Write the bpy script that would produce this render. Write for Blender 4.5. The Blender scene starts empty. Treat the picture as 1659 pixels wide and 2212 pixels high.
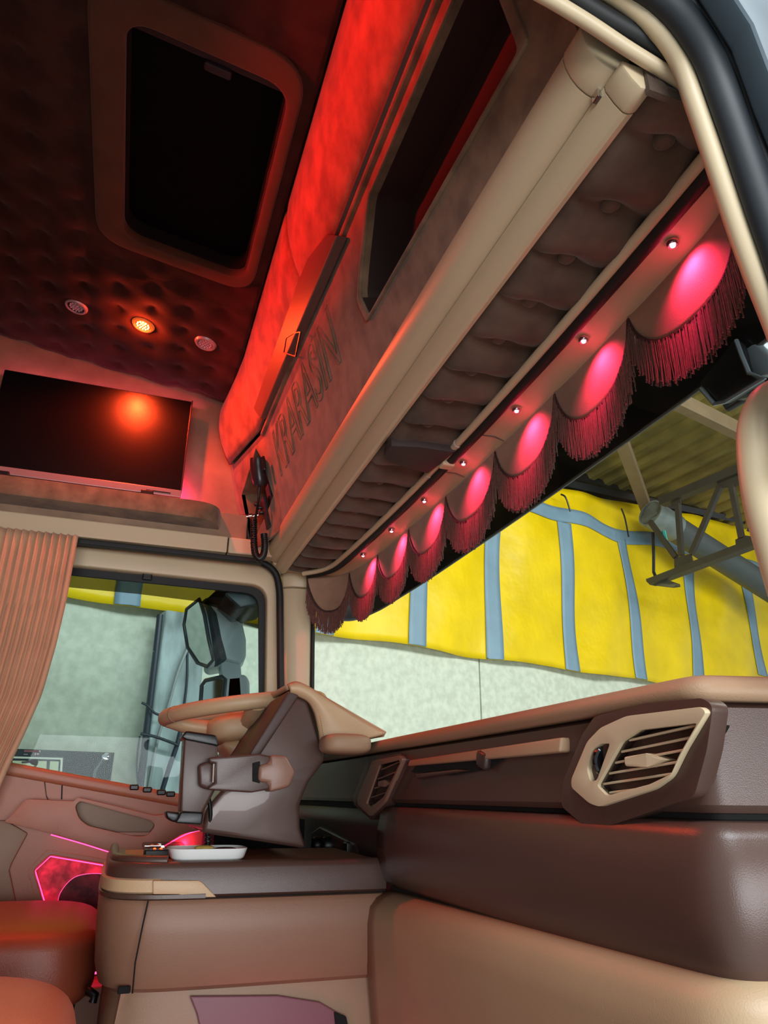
import bpy, bmesh, math, random
import numpy as np
from mathutils import Vector, Matrix
random.seed(7)
S = bpy.context.scene
COL = S.collection

# ------------------------------------------------------------------ camera
# x = forward in the truck, y = towards the driver's door, z = up; metres, camera at the origin
F, CX, CY = 1534.0, 829.5, 1106.0
def cam_axes(yvp=(255, 1715), slope=0.010):
    Y = np.array([yvp[0]-CX, yvp[1]-CY, F]); Y /= np.linalg.norm(Y)
    N = np.cross(np.array([1, slope, 0.0]), Y); N /= np.linalg.norm(N)
    Z = N if N[1] < 0 else -N
    return np.stack([np.cross(Y, Z), Y, Z])
R = cam_axes()
cd = bpy.data.cameras.new('camera'); cam = bpy.data.objects.new('camera', cd); COL.objects.link(cam)
cd.sensor_fit = 'HORIZONTAL'; cd.sensor_width = 36.0; cd.lens = F/1659*36.0
cd.clip_start = 0.01; cd.clip_end = 100
right, up, fwd = R @ [1, 0, 0], R @ [0, -1, 0], R @ [0, 0, 1]
cam.matrix_world = Matrix(((right[0], up[0], -fwd[0], 0), (right[1], up[1], -fwd[1], 0), (right[2], up[2], -fwd[2], 0), (0, 0, 0, 1)))
S.camera = cam

# ------------------------------------------------------------------ world, hall lights, added side fill, exposure
def lin(c):
    return tuple(((v/255)/12.92 if v/255 <= 0.04045 else ((v/255+0.055)/1.055)**2.4) for v in c)
W = bpy.data.worlds.new('hall_ambient'); S.world = W; W.use_nodes = True
W.node_tree.nodes['Background'].inputs[0].default_value = (0.80, 0.95, 1.0, 1)
W.node_tree.nodes['Background'].inputs[1].default_value = 0.50
def light(name, kind, loc, power, color=(1, 1, 1), size=0.1, target=None, **kw):
    d = bpy.data.lights.new(name, kind); d.energy = power; d.color = color
    if kind == 'AREA': d.shape = 'RECTANGLE'; d.size = size; d.size_y = kw.get('size_y', size)
    else: d.shadow_soft_size = size
    if kind == 'SPOT': d.spot_size = kw.get('angle', 1.5); d.spot_blend = kw.get('blend', 0.5)
    o = bpy.data.objects.new(name, d); COL.objects.link(o); o.location = loc
    if target is not None:
        o.rotation_euler = (Vector(target)-Vector(loc)).to_track_quat('-Z', 'Y').to_euler()
    return o
light('hall_light_row_door', 'AREA', (0.6, -1.5, 3.2), 290, (0.90, 0.97, 1.0), 3.0, (0.6, -1.1, -2.4), size_y=1.2)
light('side_fill_light', 'AREA', (0.2, -3.2, -0.1), 175, (0.95, 0.98, 1.0), 4.0, (0.2, 1.5, 0.50), size_y=1.3)  # added soft fill from outside the passenger door, not a hall lamp
light('hall_light_row_wall', 'AREA', (4.2, 0.6, 3.0), 300, (0.96, 1.0, 0.95), 8.0, (3.6, 6.2, 1.2), size_y=1.0)
S.view_settings.view_transform = 'Standard'; S.view_settings.look = 'None'
S.view_settings.gamma = 1.0; S.view_settings.use_curve_mapping = False
S.view_settings.exposure = 0.0

# ------------------------------------------------------------------ measuring helpers: a sight line met with a real plane
def ray(x, y):
    w = R @ np.array([x-CX, y-CY, F]); return w/np.linalg.norm(w)
def PY(x, y, Y): w = ray(x, y); return Vector(w*Y/w[1])
def PX(x, y, X): w = ray(x, y); return Vector(w*X/w[0])
def PZ(x, y, Z): w = ray(x, y); return Vector(w*Z/w[2])
def PP(x, y, p, n):
    w = ray(x, y); n = np.array(n); return Vector(w*(np.array(p) @ n)/(w @ n))

# ------------------------------------------------------------------ mesh helpers: each returns (verts, faces)
def J(*ms):
    V, Fc = [], []
    for v, f in ms:
        k = len(V); V += list(v); Fc += [tuple(i+k for i in q) for q in f]
    return V, Fc
def bev(m, w, seg=2, ang=0.5):
    bm = bmesh.new(); vs = [bm.verts.new(v) for v in m[0]]
    for f in m[1]:
        try: bm.faces.new([vs[i] for i in f])
        except ValueError: pass
    bmesh.ops.recalc_face_normals(bm, faces=bm.faces)
    es = [e for e in bm.edges if len(e.link_faces) == 2 and e.calc_face_angle(0) > ang]
    bmesh.ops.bevel(bm, geom=es, offset=w, segments=seg, profile=0.5, affect='EDGES', clamp_overlap=True)
    bm.verts.index_update()
    out = [v.co.copy() for v in bm.verts], [tuple(v.index for v in f.verts) for f in bm.faces]
    bm.free(); return out
def box(c, s, b=0.0, rot=None, seg=2):
    c = Vector(c); V = []
    for dx in (-.5, .5):
        for dy in (-.5, .5):
            for dz in (-.5, .5):
                p = Vector((dx*s[0], dy*s[1], dz*s[2])); V.append(c+(rot @ p if rot else p))
    m = V, [(0, 1, 3, 2), (4, 6, 7, 5), (0, 4, 5, 1), (2, 3, 7, 6), (0, 2, 6, 4), (1, 5, 7, 3)]
    return bev(m, b, seg) if b else m
def bbx(x0, x1, y0, y1, z0, z1, b=0.0): return box(((x0+x1)/2, (y0+y1)/2, (z0+z1)/2), (x1-x0, y1-y0, z1-z0), b)
def prism(poly, vec, b=0.0, seg=2):
    poly = [Vector(p) for p in poly]; n = len(poly); vec = Vector(vec)
    V = poly+[p+vec for p in poly]
    Fc = [tuple(range(n)), tuple(range(2*n-1, n-1, -1))]+[(i, (i+1) % n, n+(i+1) % n, n+i) for i in range(n)]
    return bev((V, Fc), b, seg) if b else (V, Fc)
def grid(rows, cu=False, cv=False, caps=False):
    nr, nc = len(rows), len(rows[0]); V = [Vector(p) for r in rows for p in r]; Fc = []
    for i in range(nr if cu else nr-1):
        for j in range(nc if cv else nc-1):
            Fc.append((i*nc+j, i*nc+(j+1) % nc, ((i+1) % nr)*nc+(j+1) % nc, ((i+1) % nr)*nc+j))
    if caps: Fc += [tuple(range(nc-1, -1, -1)), tuple((nr-1)*nc+j for j in range(nc))]
    return V, Fc
def catmull(P, n=8, closed=False):
    P = [Vector(p) for p in P]; L = len(P); out = []
    for i in range(L if closed else L-1):
        g = lambda k: P[k % L] if closed else P[max(0, min(L-1, k))]
        a, b, c, d = g(i-1), g(i), g(i+1), g(i+2)
        for k in range(n):
            t = k/n; out.append(0.5*((2*b)+(c-a)*t+(2*a-5*b+4*c-d)*t*t+(3*b-a-3*c+d)*t**3))
    if not closed: out.append(P[-1])
    return out
def tube(path, r, n=8, closed=False, sq=None):
    path = [Vector(p) for p in path]; L = len(path); rows = []; prev = None
    for i, p in enumerate(path):
        if closed: t = path[(i+1) % L]-path[i-1]
        else: t = path[min(i+1, L-1)]-path[max(i-1, 0)]
        t = t.normalized() if t.length > 1e-9 else Vector((0, 0, 1))
        if prev is None:
            a = Vector((0, 0, 1)) if abs(t.z) < 0.9 else Vector((0, 1, 0)); u = t.cross(a).normalized()
        else: u = (prev-t*prev.dot(t)).normalized()
        prev = u; v = t.cross(u); rr = r[i] if isinstance(r, (list, tuple)) else r
        k = sq or 1.0
        rows.append([p+(u*math.cos(2*math.pi*j/n)*k+v*math.sin(2*math.pi*j/n))*rr for j in range(n)])
    return grid(rows, cu=closed, cv=True, caps=not closed)
def lathe(prof, c, axis, n=20):
    axis = Vector(axis).normalized(); a = Vector((1, 0, 0)) if abs(axis.x) < 0.8 else Vector((0, 1, 0))
    u = axis.cross(a).normalized(); v = axis.cross(u); c = Vector(c)
    rows = [[c+axis*h+(u*math.cos(2*math.pi*j/n)+v*math.sin(2*math.pi*j/n))*max(r, 1e-5) for j in range(n)] for r, h in prof]
    return grid(rows, cv=True, caps=True)
def rpoly(pts, r, n=4):
    out = []; L = len(pts)
    for i in range(L):
        p = Vector(pts[i]).to_2d(); a = Vector(pts[i-1]).to_2d()-p; b = Vector(pts[(i+1) % L]).to_2d()-p
        rr = r[i] if isinstance(r, (list, tuple)) else r
        d = min(rr, a.length*0.45, b.length*0.45)
        if d < 1e-5: out.append((p.x, p.y)); continue
        A = p+a.normalized()*d; B = p+b.normalized()*d
        for k in range(n+1):
            t = k/n; q = A*(1-t)**2+p*2*t*(1-t)+B*t*t; out.append((q.x, q.y))
    return out
def plate(outer, holes, f, vec):
    vec = Vector(vec); bm = bmesh.new(); loops = []
    for lp in [outer]+list(holes):
        vs = [bm.verts.new((p[0], p[1], 0)) for p in lp]; loops.append(vs)
        for i in range(len(vs)): bm.edges.new((vs[i], vs[(i+1) % len(vs)]))
    bmesh.ops.triangle_fill(bm, edges=bm.edges[:], use_beauty=True, use_dissolve=False)
    bm.verts.index_update(); n = len(bm.verts)
    P = [Vector(f(v.co.x, v.co.y)) for v in bm.verts]
    V = P+[p+vec for p in P]; Fc = []
    for fc in bm.faces:
        ix = [v.index for v in fc.verts]; Fc += [tuple(ix), tuple(i+n for i in reversed(ix))]
    for vs in loops:
        for i in range(len(vs)):
            a, b = vs[i].index, vs[(i+1) % len(vs)].index; Fc.append((a, b, b+n, a+n))
    bm.free(); return V, Fc
def rbox(c, s, e=0.35, nu=28, nv=16, rot=None):
    sg = lambda t, p: math.copysign(abs(t)**p, t); rows = []; c = Vector(c)
    for i in range(nv+1):
        ph = -math.pi/2+math.pi*i/nv; row = []
        for j in range(nu):
            th = 2*math.pi*j/nu
            p = Vector((s[0]/2*sg(math.cos(ph), e)*sg(math.cos(th), e), s[1]/2*sg(math.cos(ph), e)*sg(math.sin(th), e), s[2]/2*sg(math.sin(ph), e)))
            row.append(c+(rot @ p if rot else p))
        rows.append(row)
    return grid(rows, cv=True)
def sweep(path, prof, side=1):
    """path: plan points (x, y); prof: list of (outward, z); side +1 = outward is left of travel"""
    rows = []; L = len(path)
    for i in range(L):
        a = Vector(path[max(i-1, 0)]); b = Vector(path[min(i+1, L-1)]); t = (b-a).normalized()
        nx, ny = (-t.y*side, t.x*side)
        rows.append([(path[i][0]+nx*d, path[i][1]+ny*d, z) for d, z in prof])
    return grid(rows)

# ------------------------------------------------------------------ objects
ORG = {}
def tag(o, label=None, cat=None, group=None, kind=None):
    if label: o['label'] = label
    if cat: o['category'] = cat
    if group: o['group'] = group
    if kind: o['kind'] = kind
    return o
def thing(name, loc, label, cat, group=None, kind=None):
    o = bpy.data.objects.new(name, None); COL.objects.link(o); o.location = loc; o.empty_display_size = 0.05
    ORG[o] = Vector(loc); return tag(o, label, cat, group, kind)
def add(name, m, mat, parent=None, smooth=None, label=None, cat=None, group=None, kind=None, mats=None, solid=0, sub=0):
    V = [Vector(v) for v in m[0]]
    if parent is not None: off = ORG[parent]
    else:
        lo = [min(v[i] for v in V) for i in range(3)]; hi = [max(v[i] for v in V) for i in range(3)]
        off = Vector(((lo[0]+hi[0])/2, (lo[1]+hi[1])/2, lo[2]))
    me = bpy.data.meshes.new(name); me.from_pydata([v-off for v in V], [], m[1]); me.validate()
    bm = bmesh.new(); bm.from_mesh(me); bmesh.ops.recalc_face_normals(bm, faces=bm.faces)
    if smooth is not None:
        for f in bm.faces: f.smooth = True
        for e in bm.edges:
            if len(e.link_faces) == 2 and e.calc_face_angle(0) > smooth: e.smooth = False
    bm.to_mesh(me); bm.free()
    me.materials.append(mat)
    o = bpy.data.objects.new(name, me); COL.objects.link(o)
    if parent is not None: o.parent = parent
    else: o.location = off
    ORG[o] = off
    if solid:
        md = o.modifiers.new('thickness', 'SOLIDIFY'); md.thickness = solid; md.offset = 0
    if sub:
        md = o.modifiers.new('smooth', 'SUBSURF'); md.levels = sub; md.render_levels = sub
    return tag(o, label, cat, group, kind)
def inst(o, parent, delta):
    c = o.copy(); COL.objects.link(c); c.parent = parent; c.location = o.location+Vector(delta); ORG[c] = ORG[parent]; return c

# ------------------------------------------------------------------ materials
def M(name, rgb, rough=0.5, var=0.0, scale=8.0, bump=0.0, bscale=150.0, metal=0.0, sheen=0.0, spec=0.5, coat=0.0, detail=6, stretch=None):
    m = bpy.data.materials.new(name); m.use_nodes = True; nt = m.node_tree; b = nt.nodes['Principled BSDF']
    L = nt.links; c = lin(rgb)
    b.inputs['Base Color'].default_value = (*c, 1); b.inputs['Roughness'].default_value = rough
    b.inputs['Metallic'].default_value = metal; b.inputs['Specular IOR Level'].default_value = spec
    b.inputs['Coat Weight'].default_value = coat
    if sheen: b.inputs['Sheen Weight'].default_value = sheen; b.inputs['Sheen Roughness'].default_value = 0.4
    tc = nt.nodes.new('ShaderNodeTexCoord'); src = tc.outputs['Object']
    if stretch:
        mp = nt.nodes.new('ShaderNodeMapping'); mp.inputs['Scale'].default_value = stretch; L.new(src, mp.inputs[0]); src = mp.outputs[0]
    nz = nt.nodes.new('ShaderNodeTexNoise'); nz.inputs['Scale'].default_value = scale; nz.inputs['Detail'].default_value = detail
    L.new(src, nz.inputs['Vector'])
    rp = nt.nodes.new('ShaderNodeValToRGB'); rp.color_ramp.elements[0].position = 0.35; rp.color_ramp.elements[1].position = 0.65
    v = max(var, 0.02)
    rp.color_ramp.elements[0].color = (*[x*(1-v) for x in c], 1); rp.color_ramp.elements[1].color = (*[min(1, x*(1+v)) for x in c], 1)
    L.new(nz.outputs['Fac'], rp.inputs[0]); L.new(rp.outputs[0], b.inputs['Base Color'])
    if bump:
        n2 = nt.nodes.new('ShaderNodeTexNoise'); n2.inputs['Scale'].default_value = bscale; n2.inputs['Detail'].default_value = 3
        L.new(src, n2.inputs['Vector']); bp = nt.nodes.new('ShaderNodeBump')
        bp.inputs['Strength'].default_value = bump; bp.inputs['Distance'].default_value = 0.002 if bscale > 20 else 0.03
        L.new(n2.outputs['Fac'], bp.inputs['Height']); L.new(bp.outputs[0], b.inputs['Normal'])
    return m
def ME(name, rgb, strength, base=(30, 10, 10)):
    m = M(name, base, 0.3); b = m.node_tree.nodes['Principled BSDF']
    b.inputs['Emission Color'].default_value = (*rgb, 1); b.inputs['Emission Strength'].default_value = strength; return m
def MG(name, tint, gloss, rough=0.0):
    m = bpy.data.materials.new(name); m.use_nodes = True; nt = m.node_tree; nt.nodes.remove(nt.nodes['Principled BSDF'])
    out = nt.nodes['Material Output']; t = nt.nodes.new('ShaderNodeBsdfTransparent'); g = nt.nodes.new('ShaderNodeBsdfGlossy')
    mx = nt.nodes.new('ShaderNodeMixShader'); t.inputs[0].default_value = (*tint, 1); g.inputs['Roughness'].default_value = rough
    mx.inputs[0].default_value = gloss
    nt.links.new(t.outputs[0], mx.inputs[1]); nt.links.new(g.outputs[0], mx.inputs[2]); nt.links.new(mx.outputs[0], out.inputs[0]); return m
m_beige = M('beige_plastic', (204, 183, 150), 0.42, 0.03, 3, 0.06, 900)
m_leather = M('beige_leather', (190, 158, 122), 0.45, 0.04, 6, 0.25, 500)
m_brown = M('brown_dash_plastic', (76, 54, 47), 0.34, 0.05, 5, 0.12, 900)
m_brown_d = M('dark_brown_plastic', (58, 43, 39), 0.38, 0.05, 5, 0.10, 900)
m_suede = M('brown_suede', (122, 98, 76), 0.85, 0.30, 18, 0.3, 700, sheen=0.25, spec=0.2)
m_suede_d = M('dark_brown_suede', (92, 74, 62), 0.85, 0.30, 12, 0.35, 500, sheen=0.25, spec=0.2)
m_suede_l = M('light_brown_suede', (150, 122, 100), 0.85, 0.18, 10, 0.3, 500, sheen=0.2, spec=0.2)
m_head = M('headliner_suede', (60, 42, 37), 0.85, 0.28, 12, 0.3, 500, sheen=0.15, spec=0.2)
m_black = M('black_plastic', (16, 16, 17), 0.38, 0.05, 8, 0.1, 600)
m_rubber = M('black_rubber', (13, 14, 15), 0.6, 0.05, 8)
m_void = M('dark_opening', (6, 5, 5), 0.9)
m_grey = M('grey_plastic', (92, 84, 78), 0.45, 0.04, 6, 0.08, 700)
m_chrome = M('chrome', (210, 210, 212), 0.12, metal=1.0)
m_white = M('white_ceramic', (226, 228, 226), 0.25, 0.02, 6, coat=0.3)
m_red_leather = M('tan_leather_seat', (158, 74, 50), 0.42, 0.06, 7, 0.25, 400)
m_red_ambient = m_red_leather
# ================================================================== CAB SHELL
def zr(x): return 1.43-0.17*x
# --- headliner: tufted suede with a scalloped edge, opening for the hatch
HX0, HX1, HY0, HY1 = -0.225, 0.17, 1.02, 1.735
def head_edge(x):
    e = 2.40-0.10*x; k = abs(math.sin(math.pi*(x+0.128)/0.212)); return min(e-0.018+0.030*k**0.7, 2.432)
def tuft(x, y):
    best = 9
    i0 = round((x+0.41)/0.105)
    for i in (i0-1, i0, i0+1):
        off = 0.0 if i % 2 == 0 else 0.056
        j = round((y-1.25-off)/0.114)
        dx, dy = x-(-0.41+i*0.105), y-(1.25+off+j*0.114)
        best = min(best, math.hypot(dx, dy))
    d = 0.020*(1-math.exp(-(best/0.026)**1.5))
    for lx, ly in ((-0.333, 2.115), (-0.122, 2.09), (0.080, 2.074)):
        r_ = math.hypot(x-lx, y-ly); d = d+(0.014-d)*math.exp(-(r_/0.048)**4)
    if -0.30 < x: d *= 0.55 if y < 1.85 else 0.8
    return d
xs = [-1.0+1.205*i/104 for i in range(105)]; ys = [0.44+2.0*j/168 for j in range(169)]
V, Fc, ids = [], [], {}
for i, x in enumerate(xs):
    for j, y in enumerate(ys):
        yy = y if y < 2.2 else 2.2+(y-2.2)*(head_edge(x)-2.2)/(2.44-2.2)
        ids[i, j] = len(V); V.append((x, yy, zr(x)-tuft(x, yy)))
for i in range(104):
    for j in range(168):
        cx, cy = (xs[i]+xs[i+1])/2, (ys[j]+ys[j+1])/2
        if HX0+0.02 < cx < HX1-0.02 and HY0+0.02 < cy < HY1-0.02: continue
        Fc.append((ids[i, j], ids[i+1, j], ids[i+1, j+1], ids[i, j+1]))
add('ceiling', (V, Fc), m_head, smooth=0.9, label='dark brown tufted suede headliner with a scalloped edge', cat='ceiling', kind='structure', solid=0.02)
add('ceiling_shell', bbx(-1.1, 0.80, 0.30, 2.60, 1.66, 1.70), m_black, label='dark roof skin of the cab above the headliner', cat='ceiling', kind='structure')

# --- roof hatch
hat = thing('roof_hatch', (-0.03, 1.38, 1.44), 'black roof hatch in a brown suede surround set in the tufted ceiling', 'roof hatch')
rf = lambda d: (lambda x, y: (x, y, zr(x)+d))
fo = rpoly([(-0.262, 1.00), (0.178, 1.00), (0.178, 1.748), (-0.262, 1.748)], 0.09, 8)
fi = rpoly([(-0.188, 1.068), (0.150, 1.068), (0.150, 1.702), (-0.188, 1.702)], 0.06, 8)
o = add('surround', bev(plate(fo, [fi], rf(-0.030), (0, 0, 0.035)), 0.008, 3, 0.8), M('suede_surround', (92, 70, 55), 0.8, 0.1, 12, 0.25, 600, sheen=0.2, spec=0.2), hat, smooth=0.5)
add('blind', plate(rpoly([(-0.25, 1.01), (0.20, 1.01), (0.20, 1.76), (-0.25, 1.76)], 0.05, 6), [], rf(0.045), (0, 0, 0.02)), M('black_blind', (11, 10, 10), 0.85, spec=0.1), hat)
add('lining', J(plate(fi, [rpoly([(-0.183, 1.073), (0.145, 1.073), (0.145, 1.697), (-0.183, 1.697)], 0.06, 8)], rf(0.0), (0, 0, 0.04))), m_void, hat)
add('blind_bar', bev(prism([(-0.185, 1.072, zr(-.185)+.012), (0.148, 1.072, zr(.148)+.012), (0.148, 1.112, zr(.148)+.012), (-0.185, 1.112, zr(-.185)+.012)], (0, 0, 0.012)), 0.004), M('dark_violet_plastic', (38, 32, 40), 0.5), hat)
add('pull_handle', box((0.0, 1.122, zr(0)+0.012), (0.06, 0.022, 0.014), 0.005, Matrix.Rotation(math.atan(0.17), 3, 'Y')), M('dark_handle', (46, 38, 46), 0.45), hat)

# --- ceiling lamps
m_ring = M('lamp_ring', (196, 190, 196), 0.3, metal=0.3)
m_lens_off = M('clear_lens', (170, 165, 182), 0.12, coat=0.5)
m_lens_on = ME('red_lens_lit', (1.0, 0.10, 0.01), 0.9, (120, 30, 10))
m_diode_on = ME('amber_diode_lit', (1.0, 0.42, 0.10), 14.0)
m_diode_off = M('diode', (225, 222, 235), 0.2)
def ceiling_lamp(x, y, lit, label):
    z = zr(x)-0.018; n = Vector((-0.17, 0, -1)).normalized()
    t = thing('ceiling_lamp', (x, y, z), label, 'ceiling lamp', 'round lamps in the headliner')
    add('bezel', lathe([(0.036, -0.004), (0.037, 0.004), (0.033, 0.010), (0.028, 0.011), (0.027, 0.004), (0.025, 0.0)], (x, y, z), n, 28), m_ring if not lit else ME('ring_lit', (1, .16, .02), 0.5, (180, 90, 60)), t, smooth=0.6)
    add('lens', lathe([(0.0, 0.008), (0.012, 0.0078), (0.0265, 0.005), (0.0265, 0.0)], (x, y, z), n, 24), m_lens_on if lit else m_lens_off, t, smooth=0.8)
    u = Vector((1, 0, -0.17)).normalized(); v = n.cross(u)
    pts = [(0, 0)]+[(0.0095*math.cos(a*math.pi/3), 0.0095*math.sin(a*math.pi/3)) for a in range(6)]+[(0.0185*math.cos(a*math.pi/6), 0.0185*math.sin(a*math.pi/6)) for a in range(12)]
    first = None
    for a, b in pts:
        if first is None: first = add('diode', lathe([(0.0026, 0.006), (0.0024, 0.0095), (0.0, 0.0105)], (x, y, z), n, 8), m_diode_on if lit else m_diode_off, t)
        else: inst(first, t, u*a+v*b)
    return t
ceiling_lamp(-0.333, 2.115, False, 'unlit clear round lamp left of the glowing red ceiling lamp')
ceiling_lamp(-0.122, 2.09, True, 'glowing orange-red round lamp in the middle of three ceiling lamps')
ceiling_lamp(0.080, 2.074, False, 'unlit clear round lamp between the glowing red lamp and the overhead lockers')
RED = (1.0, 0.055, 0.012)
light('ceiling_lamp_glow', 'POINT', (-0.122-0.005, 2.09, zr(-0.122)-0.040), 2.2, RED, 0.012)
light('ceiling_lamp_beam', 'SPOT', (-0.122-0.005, 2.09, zr(-0.122)-0.040), 34.0, RED, 0.016, (-0.122, 2.09, 0.0), angle=2.7, blend=0.5)
led = thing('added_red_strip', (-0.99, 1.4, 1.15), 'added red light strip on the rear wall, out of view, reddening the overhead lockers', 'light strip')  # added, unseen source; its narrow beam puts the red on the locker doors
add('housing', bbx(-1.0, -0.985, 0.50, 2.30, 1.155, 1.195, 0.003), m_black, led)
add('diffuser', bbx(-0.986, -0.983, 0.51, 2.29, 1.165, 1.185), ME('red_strip_lit', (1.0, 0.05, 0.01), 2.0), led)
al = light('added_red_strip_beam', 'AREA', (-0.98, 1.4, 1.175), 6.0, (1.0, 0.014, 0.010), 1.78, (0.3, 1.4, 1.235), size_y=0.02); al.data.spread = 0.40

# --- side wall above the driver's door, shelf, television
add('wall_left', bbx(-1.0, 0.36, 2.44, 2.50, 0.745, 1.64), m_suede_l, label='light suede side wall behind the television', cat='wall', kind='structure')
add('wall_back', bbx(-1.08, -1.0, 0.30, 2.60, -0.90, 1.70), m_suede, label='brown rear wall of the cab behind the seats', cat='wall', kind='structure')
add('floor', bbx(-1.08, 0.95, 0.36, 2.46, -0.90, -0.86), M('dark_floor_carpet', (64, 34, 30), 0.9, 0.2, 30, 0.4, 300), label='dark carpeted cab floor', cat='floor', kind='structure')
add('wall_right', J(bbx(-1.08, -0.66, 0.36, 0.42, -0.90, 1.66), bbx(-0.66, 0.62, 0.36, 0.42, 0.795, 1.66)), m_beige, label='beige cab side wall around the passenger door opening', cat='wall', kind='structure')
add('wall_front', J(bbx(0.72, 0.76, 0.40, 2.46, 0.735, 1.68), bbx(0.86, 0.90, 0.30, 2.50, -0.90, 0.02)), m_black, label='dark front bulkhead of the cab above and below the windscreen', cat='wall', kind='structure')

add('trim_1', bev(plate([(-1.0, 0.744), (0.237, 0.750), (0.237, 0.806), (-1.0, 0.802)], [], lambda x, z: (x, 2.295, z), (0, 0.16, 0)), 0.004), m_beige, label='long beige trim strip above the driver door', cat='trim', kind='structure')
add('trim_2', bev(plate([(0.241, 0.750), (0.40, 0.752), (0.40, 0.806), (0.241, 0.806)], [], lambda x, z: (x, 2.295, z), (0, 0.16, 0)), 0.004), m_beige, label='short beige trim strip end piece below the radio', cat='trim', kind='structure')
shelf = thing('wall_shelf', (-0.3, 2.30, 0.80), 'brown suede shelf ledge with a rounded end under the television', 'shelf')
add('back_panel', bev(plate([(-1.0, 0.803), (0.30, 0.808), (0.30, 0.90), (-1.0, 0.90)], [], lambda x, z: (x, 2.315, z), (0, 0.125, 0)), 0.004), m_suede_l, shelf)
ledge = rpoly([(-1.0, 2.225), (0.205, 2.225), (0.205, 2.44), (-1.0, 2.44)], [0, 0.10, 0, 0], 10)
add('ledge', bev(plate(ledge, [], lambda x, y: (x, y, 0.833), (0, 0, 0.060)), 0.016, 4, 0.9), m_suede, shelf, smooth=0.6)
tv = thing('television', (-0.24, 2.36, 0.893), 'black flat television standing on the suede shelf', 'television')
tx0, tx1, tz0, tz1 = -0.548, 0.068, 0.966, 1.325
add('body', bbx(tx0, tx1, 2.352, 2.385, tz0-0.02, tz1, 0.004), m_black, tv)
add('screen', plate(rpoly([(tx0+.004, tz0+.006), (tx1-.004, tz0+.006), (tx1-.004, tz1-.004), (tx0+.004, tz1-.004)], 0.002, 2), [], lambda x, z: (x, 2.351, z), (0, 0.002, 0)), M('black_screen', (5, 5, 6), 0.27, spec=0.6), tv)
add('bottom_bezel', bbx(tx0, tx1+.002, 2.344, 2.356, tz0-0.022, tz0+0.004, 0.002), M('silver_bezel', (150, 140, 140), 0.35, metal=0.4), tv)
add('side_bezel', bbx(tx1-.002, tx1+.003, 2.346, 2.386, tz0, tz1, 0.001), M('dark_metal_bezel', (80, 70, 68), 0.3, metal=0.6), tv)
add('logo_strip', bbx(-0.045, 0.035, 2.3425, 2.3445, tz0-0.014, tz0-0.010), m_black, tv)
for fx0 in (-0.50, -0.06): add('foot', bbx(fx0, fx0+0.04, 2.33, 2.42, 0.893, 0.95, 0.003), m_black, tv)
PINK = (1.0, 0.03, 0.16)
light('television_backlight', 'POINT', (0.050, 2.402, 0.985), 1.4, PINK, 0.010)
light('television_backlight_top', 'AREA', (-0.24, 2.41, 1.345), 0.3, (1.0, 0.10, 0.22), 0.7, (-0.24, 2.42, 2.0), size_y=0.02)

# --- overhead storage: fascia, tray, doors
A0, B0 = Vector((0.38, 0, 0.78)), Vector((0.217, 0, 1.40))
fx = lambda z: 0.38-0.263*(z-0.78)
def bend(y): return 0.0 if y < 2.08 else -0.055*((y-2.08)/0.28)
nf = (1, 0, 0.263)
def PF(x, y): return PP(x, y, (0.38, 0, 0.78), nf)                       # on the straight fascia plane
def PB(x, y):                                                           # on the turned-in end of the fascia
    p = (fx(0.78), 2.08, 0.78); k = 0.055/0.28
    return PP(x, y, p, (1, k, 0.263))
loc = thing('overhead_locker', (0.33, 1.4, 0.80), 'brown suede overhead locker unit across the front of the cab', 'overhead locker')
fyz = lambda y, z: (fx(z)+bend(y), y, z)
tray_px = [(995, -25), (815, 395), (801, 425), (784, 590), (781, 640), (801, 682), (1127, 112), (1119, 88), (1075, -25)]
tray = [(p.y, p.z) for p in (PF(*q) for q in tray_px)]
# close the tray past the top of the picture
ta, tb = tray[0], tray[-1]
tray = rpoly(tray[:-1]+[(tray[-1][0]-0.0, tray[-1][1])], 0.012, 3)
fas = plate([(0.44, 0.78), (2.08, 0.78), (2.08, 1.105), (0.44, 1.105)], [tray], fyz, (0.012, 0, 0.003))
add('fascia', fas, m_suede, loc)
dpt = Vector((0.085, 0, 0.022)); n = len(tray)
rim = [Vector(fyz(*p)) for p in tray]
add('tray_wall', grid([rim, [p+dpt for p in rim]], cv=True), m_brown_d, loc)
add('tray_floor', plate(tray, [], lambda y, z: Vector(fyz(y, z))+dpt, (0.004, 0, 0.001)), m_brown_d, loc)
c2 = sum((Vector(p).to_3d() for p in tray), Vector())/n
trim_o = [((p[0]-c2.x)*1.035+c2.x+(0.008 if p[0] > c2.x else -0.008), (p[1]-c2.y)*1.06+c2.y) for p in tray]
add('tray_rim', bev(plate(trim_o, [tray], lambda y, z: Vector(fyz(y, z))-Vector((0.006, 0, 0)), (0.006, 0, 0)), 0.003, 2, 0.9), m_suede, loc, smooth=0.5)
cub_px = [(553, 968), (566, 992), (585, 985), (607, 1042), (578, 1105), (557, 1150), (541, 1200), (524, 1100), (513, 1078)]
cub = [(p.y, p.z) for p in (PB(*q) for q in cub_px)]
cub = [(min(p[0], 2.345), max(p[1], 0.80)) for p in cub]
add('end_fascia', plate([(2.08, 0.78), (2.375, 0.78), (2.375, 1.105), (2.08, 1.105)], [cub], fyz, (0.012, 0.0, 0.003)), m_suede, loc)
rim2 = [Vector(fyz(*p)) for p in cub]
add('cubby_wall', grid([rim2, [p+Vector((0.09, 0, 0.02)) for p in rim2]], cv=True), m_suede, loc)
add('cubby_floor', plate(cub, [], lambda y, z: Vector(fyz(y, z))+Vector((0.09, 0, 0.02)), (0.004, 0, 0)), m_suede, loc)
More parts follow.
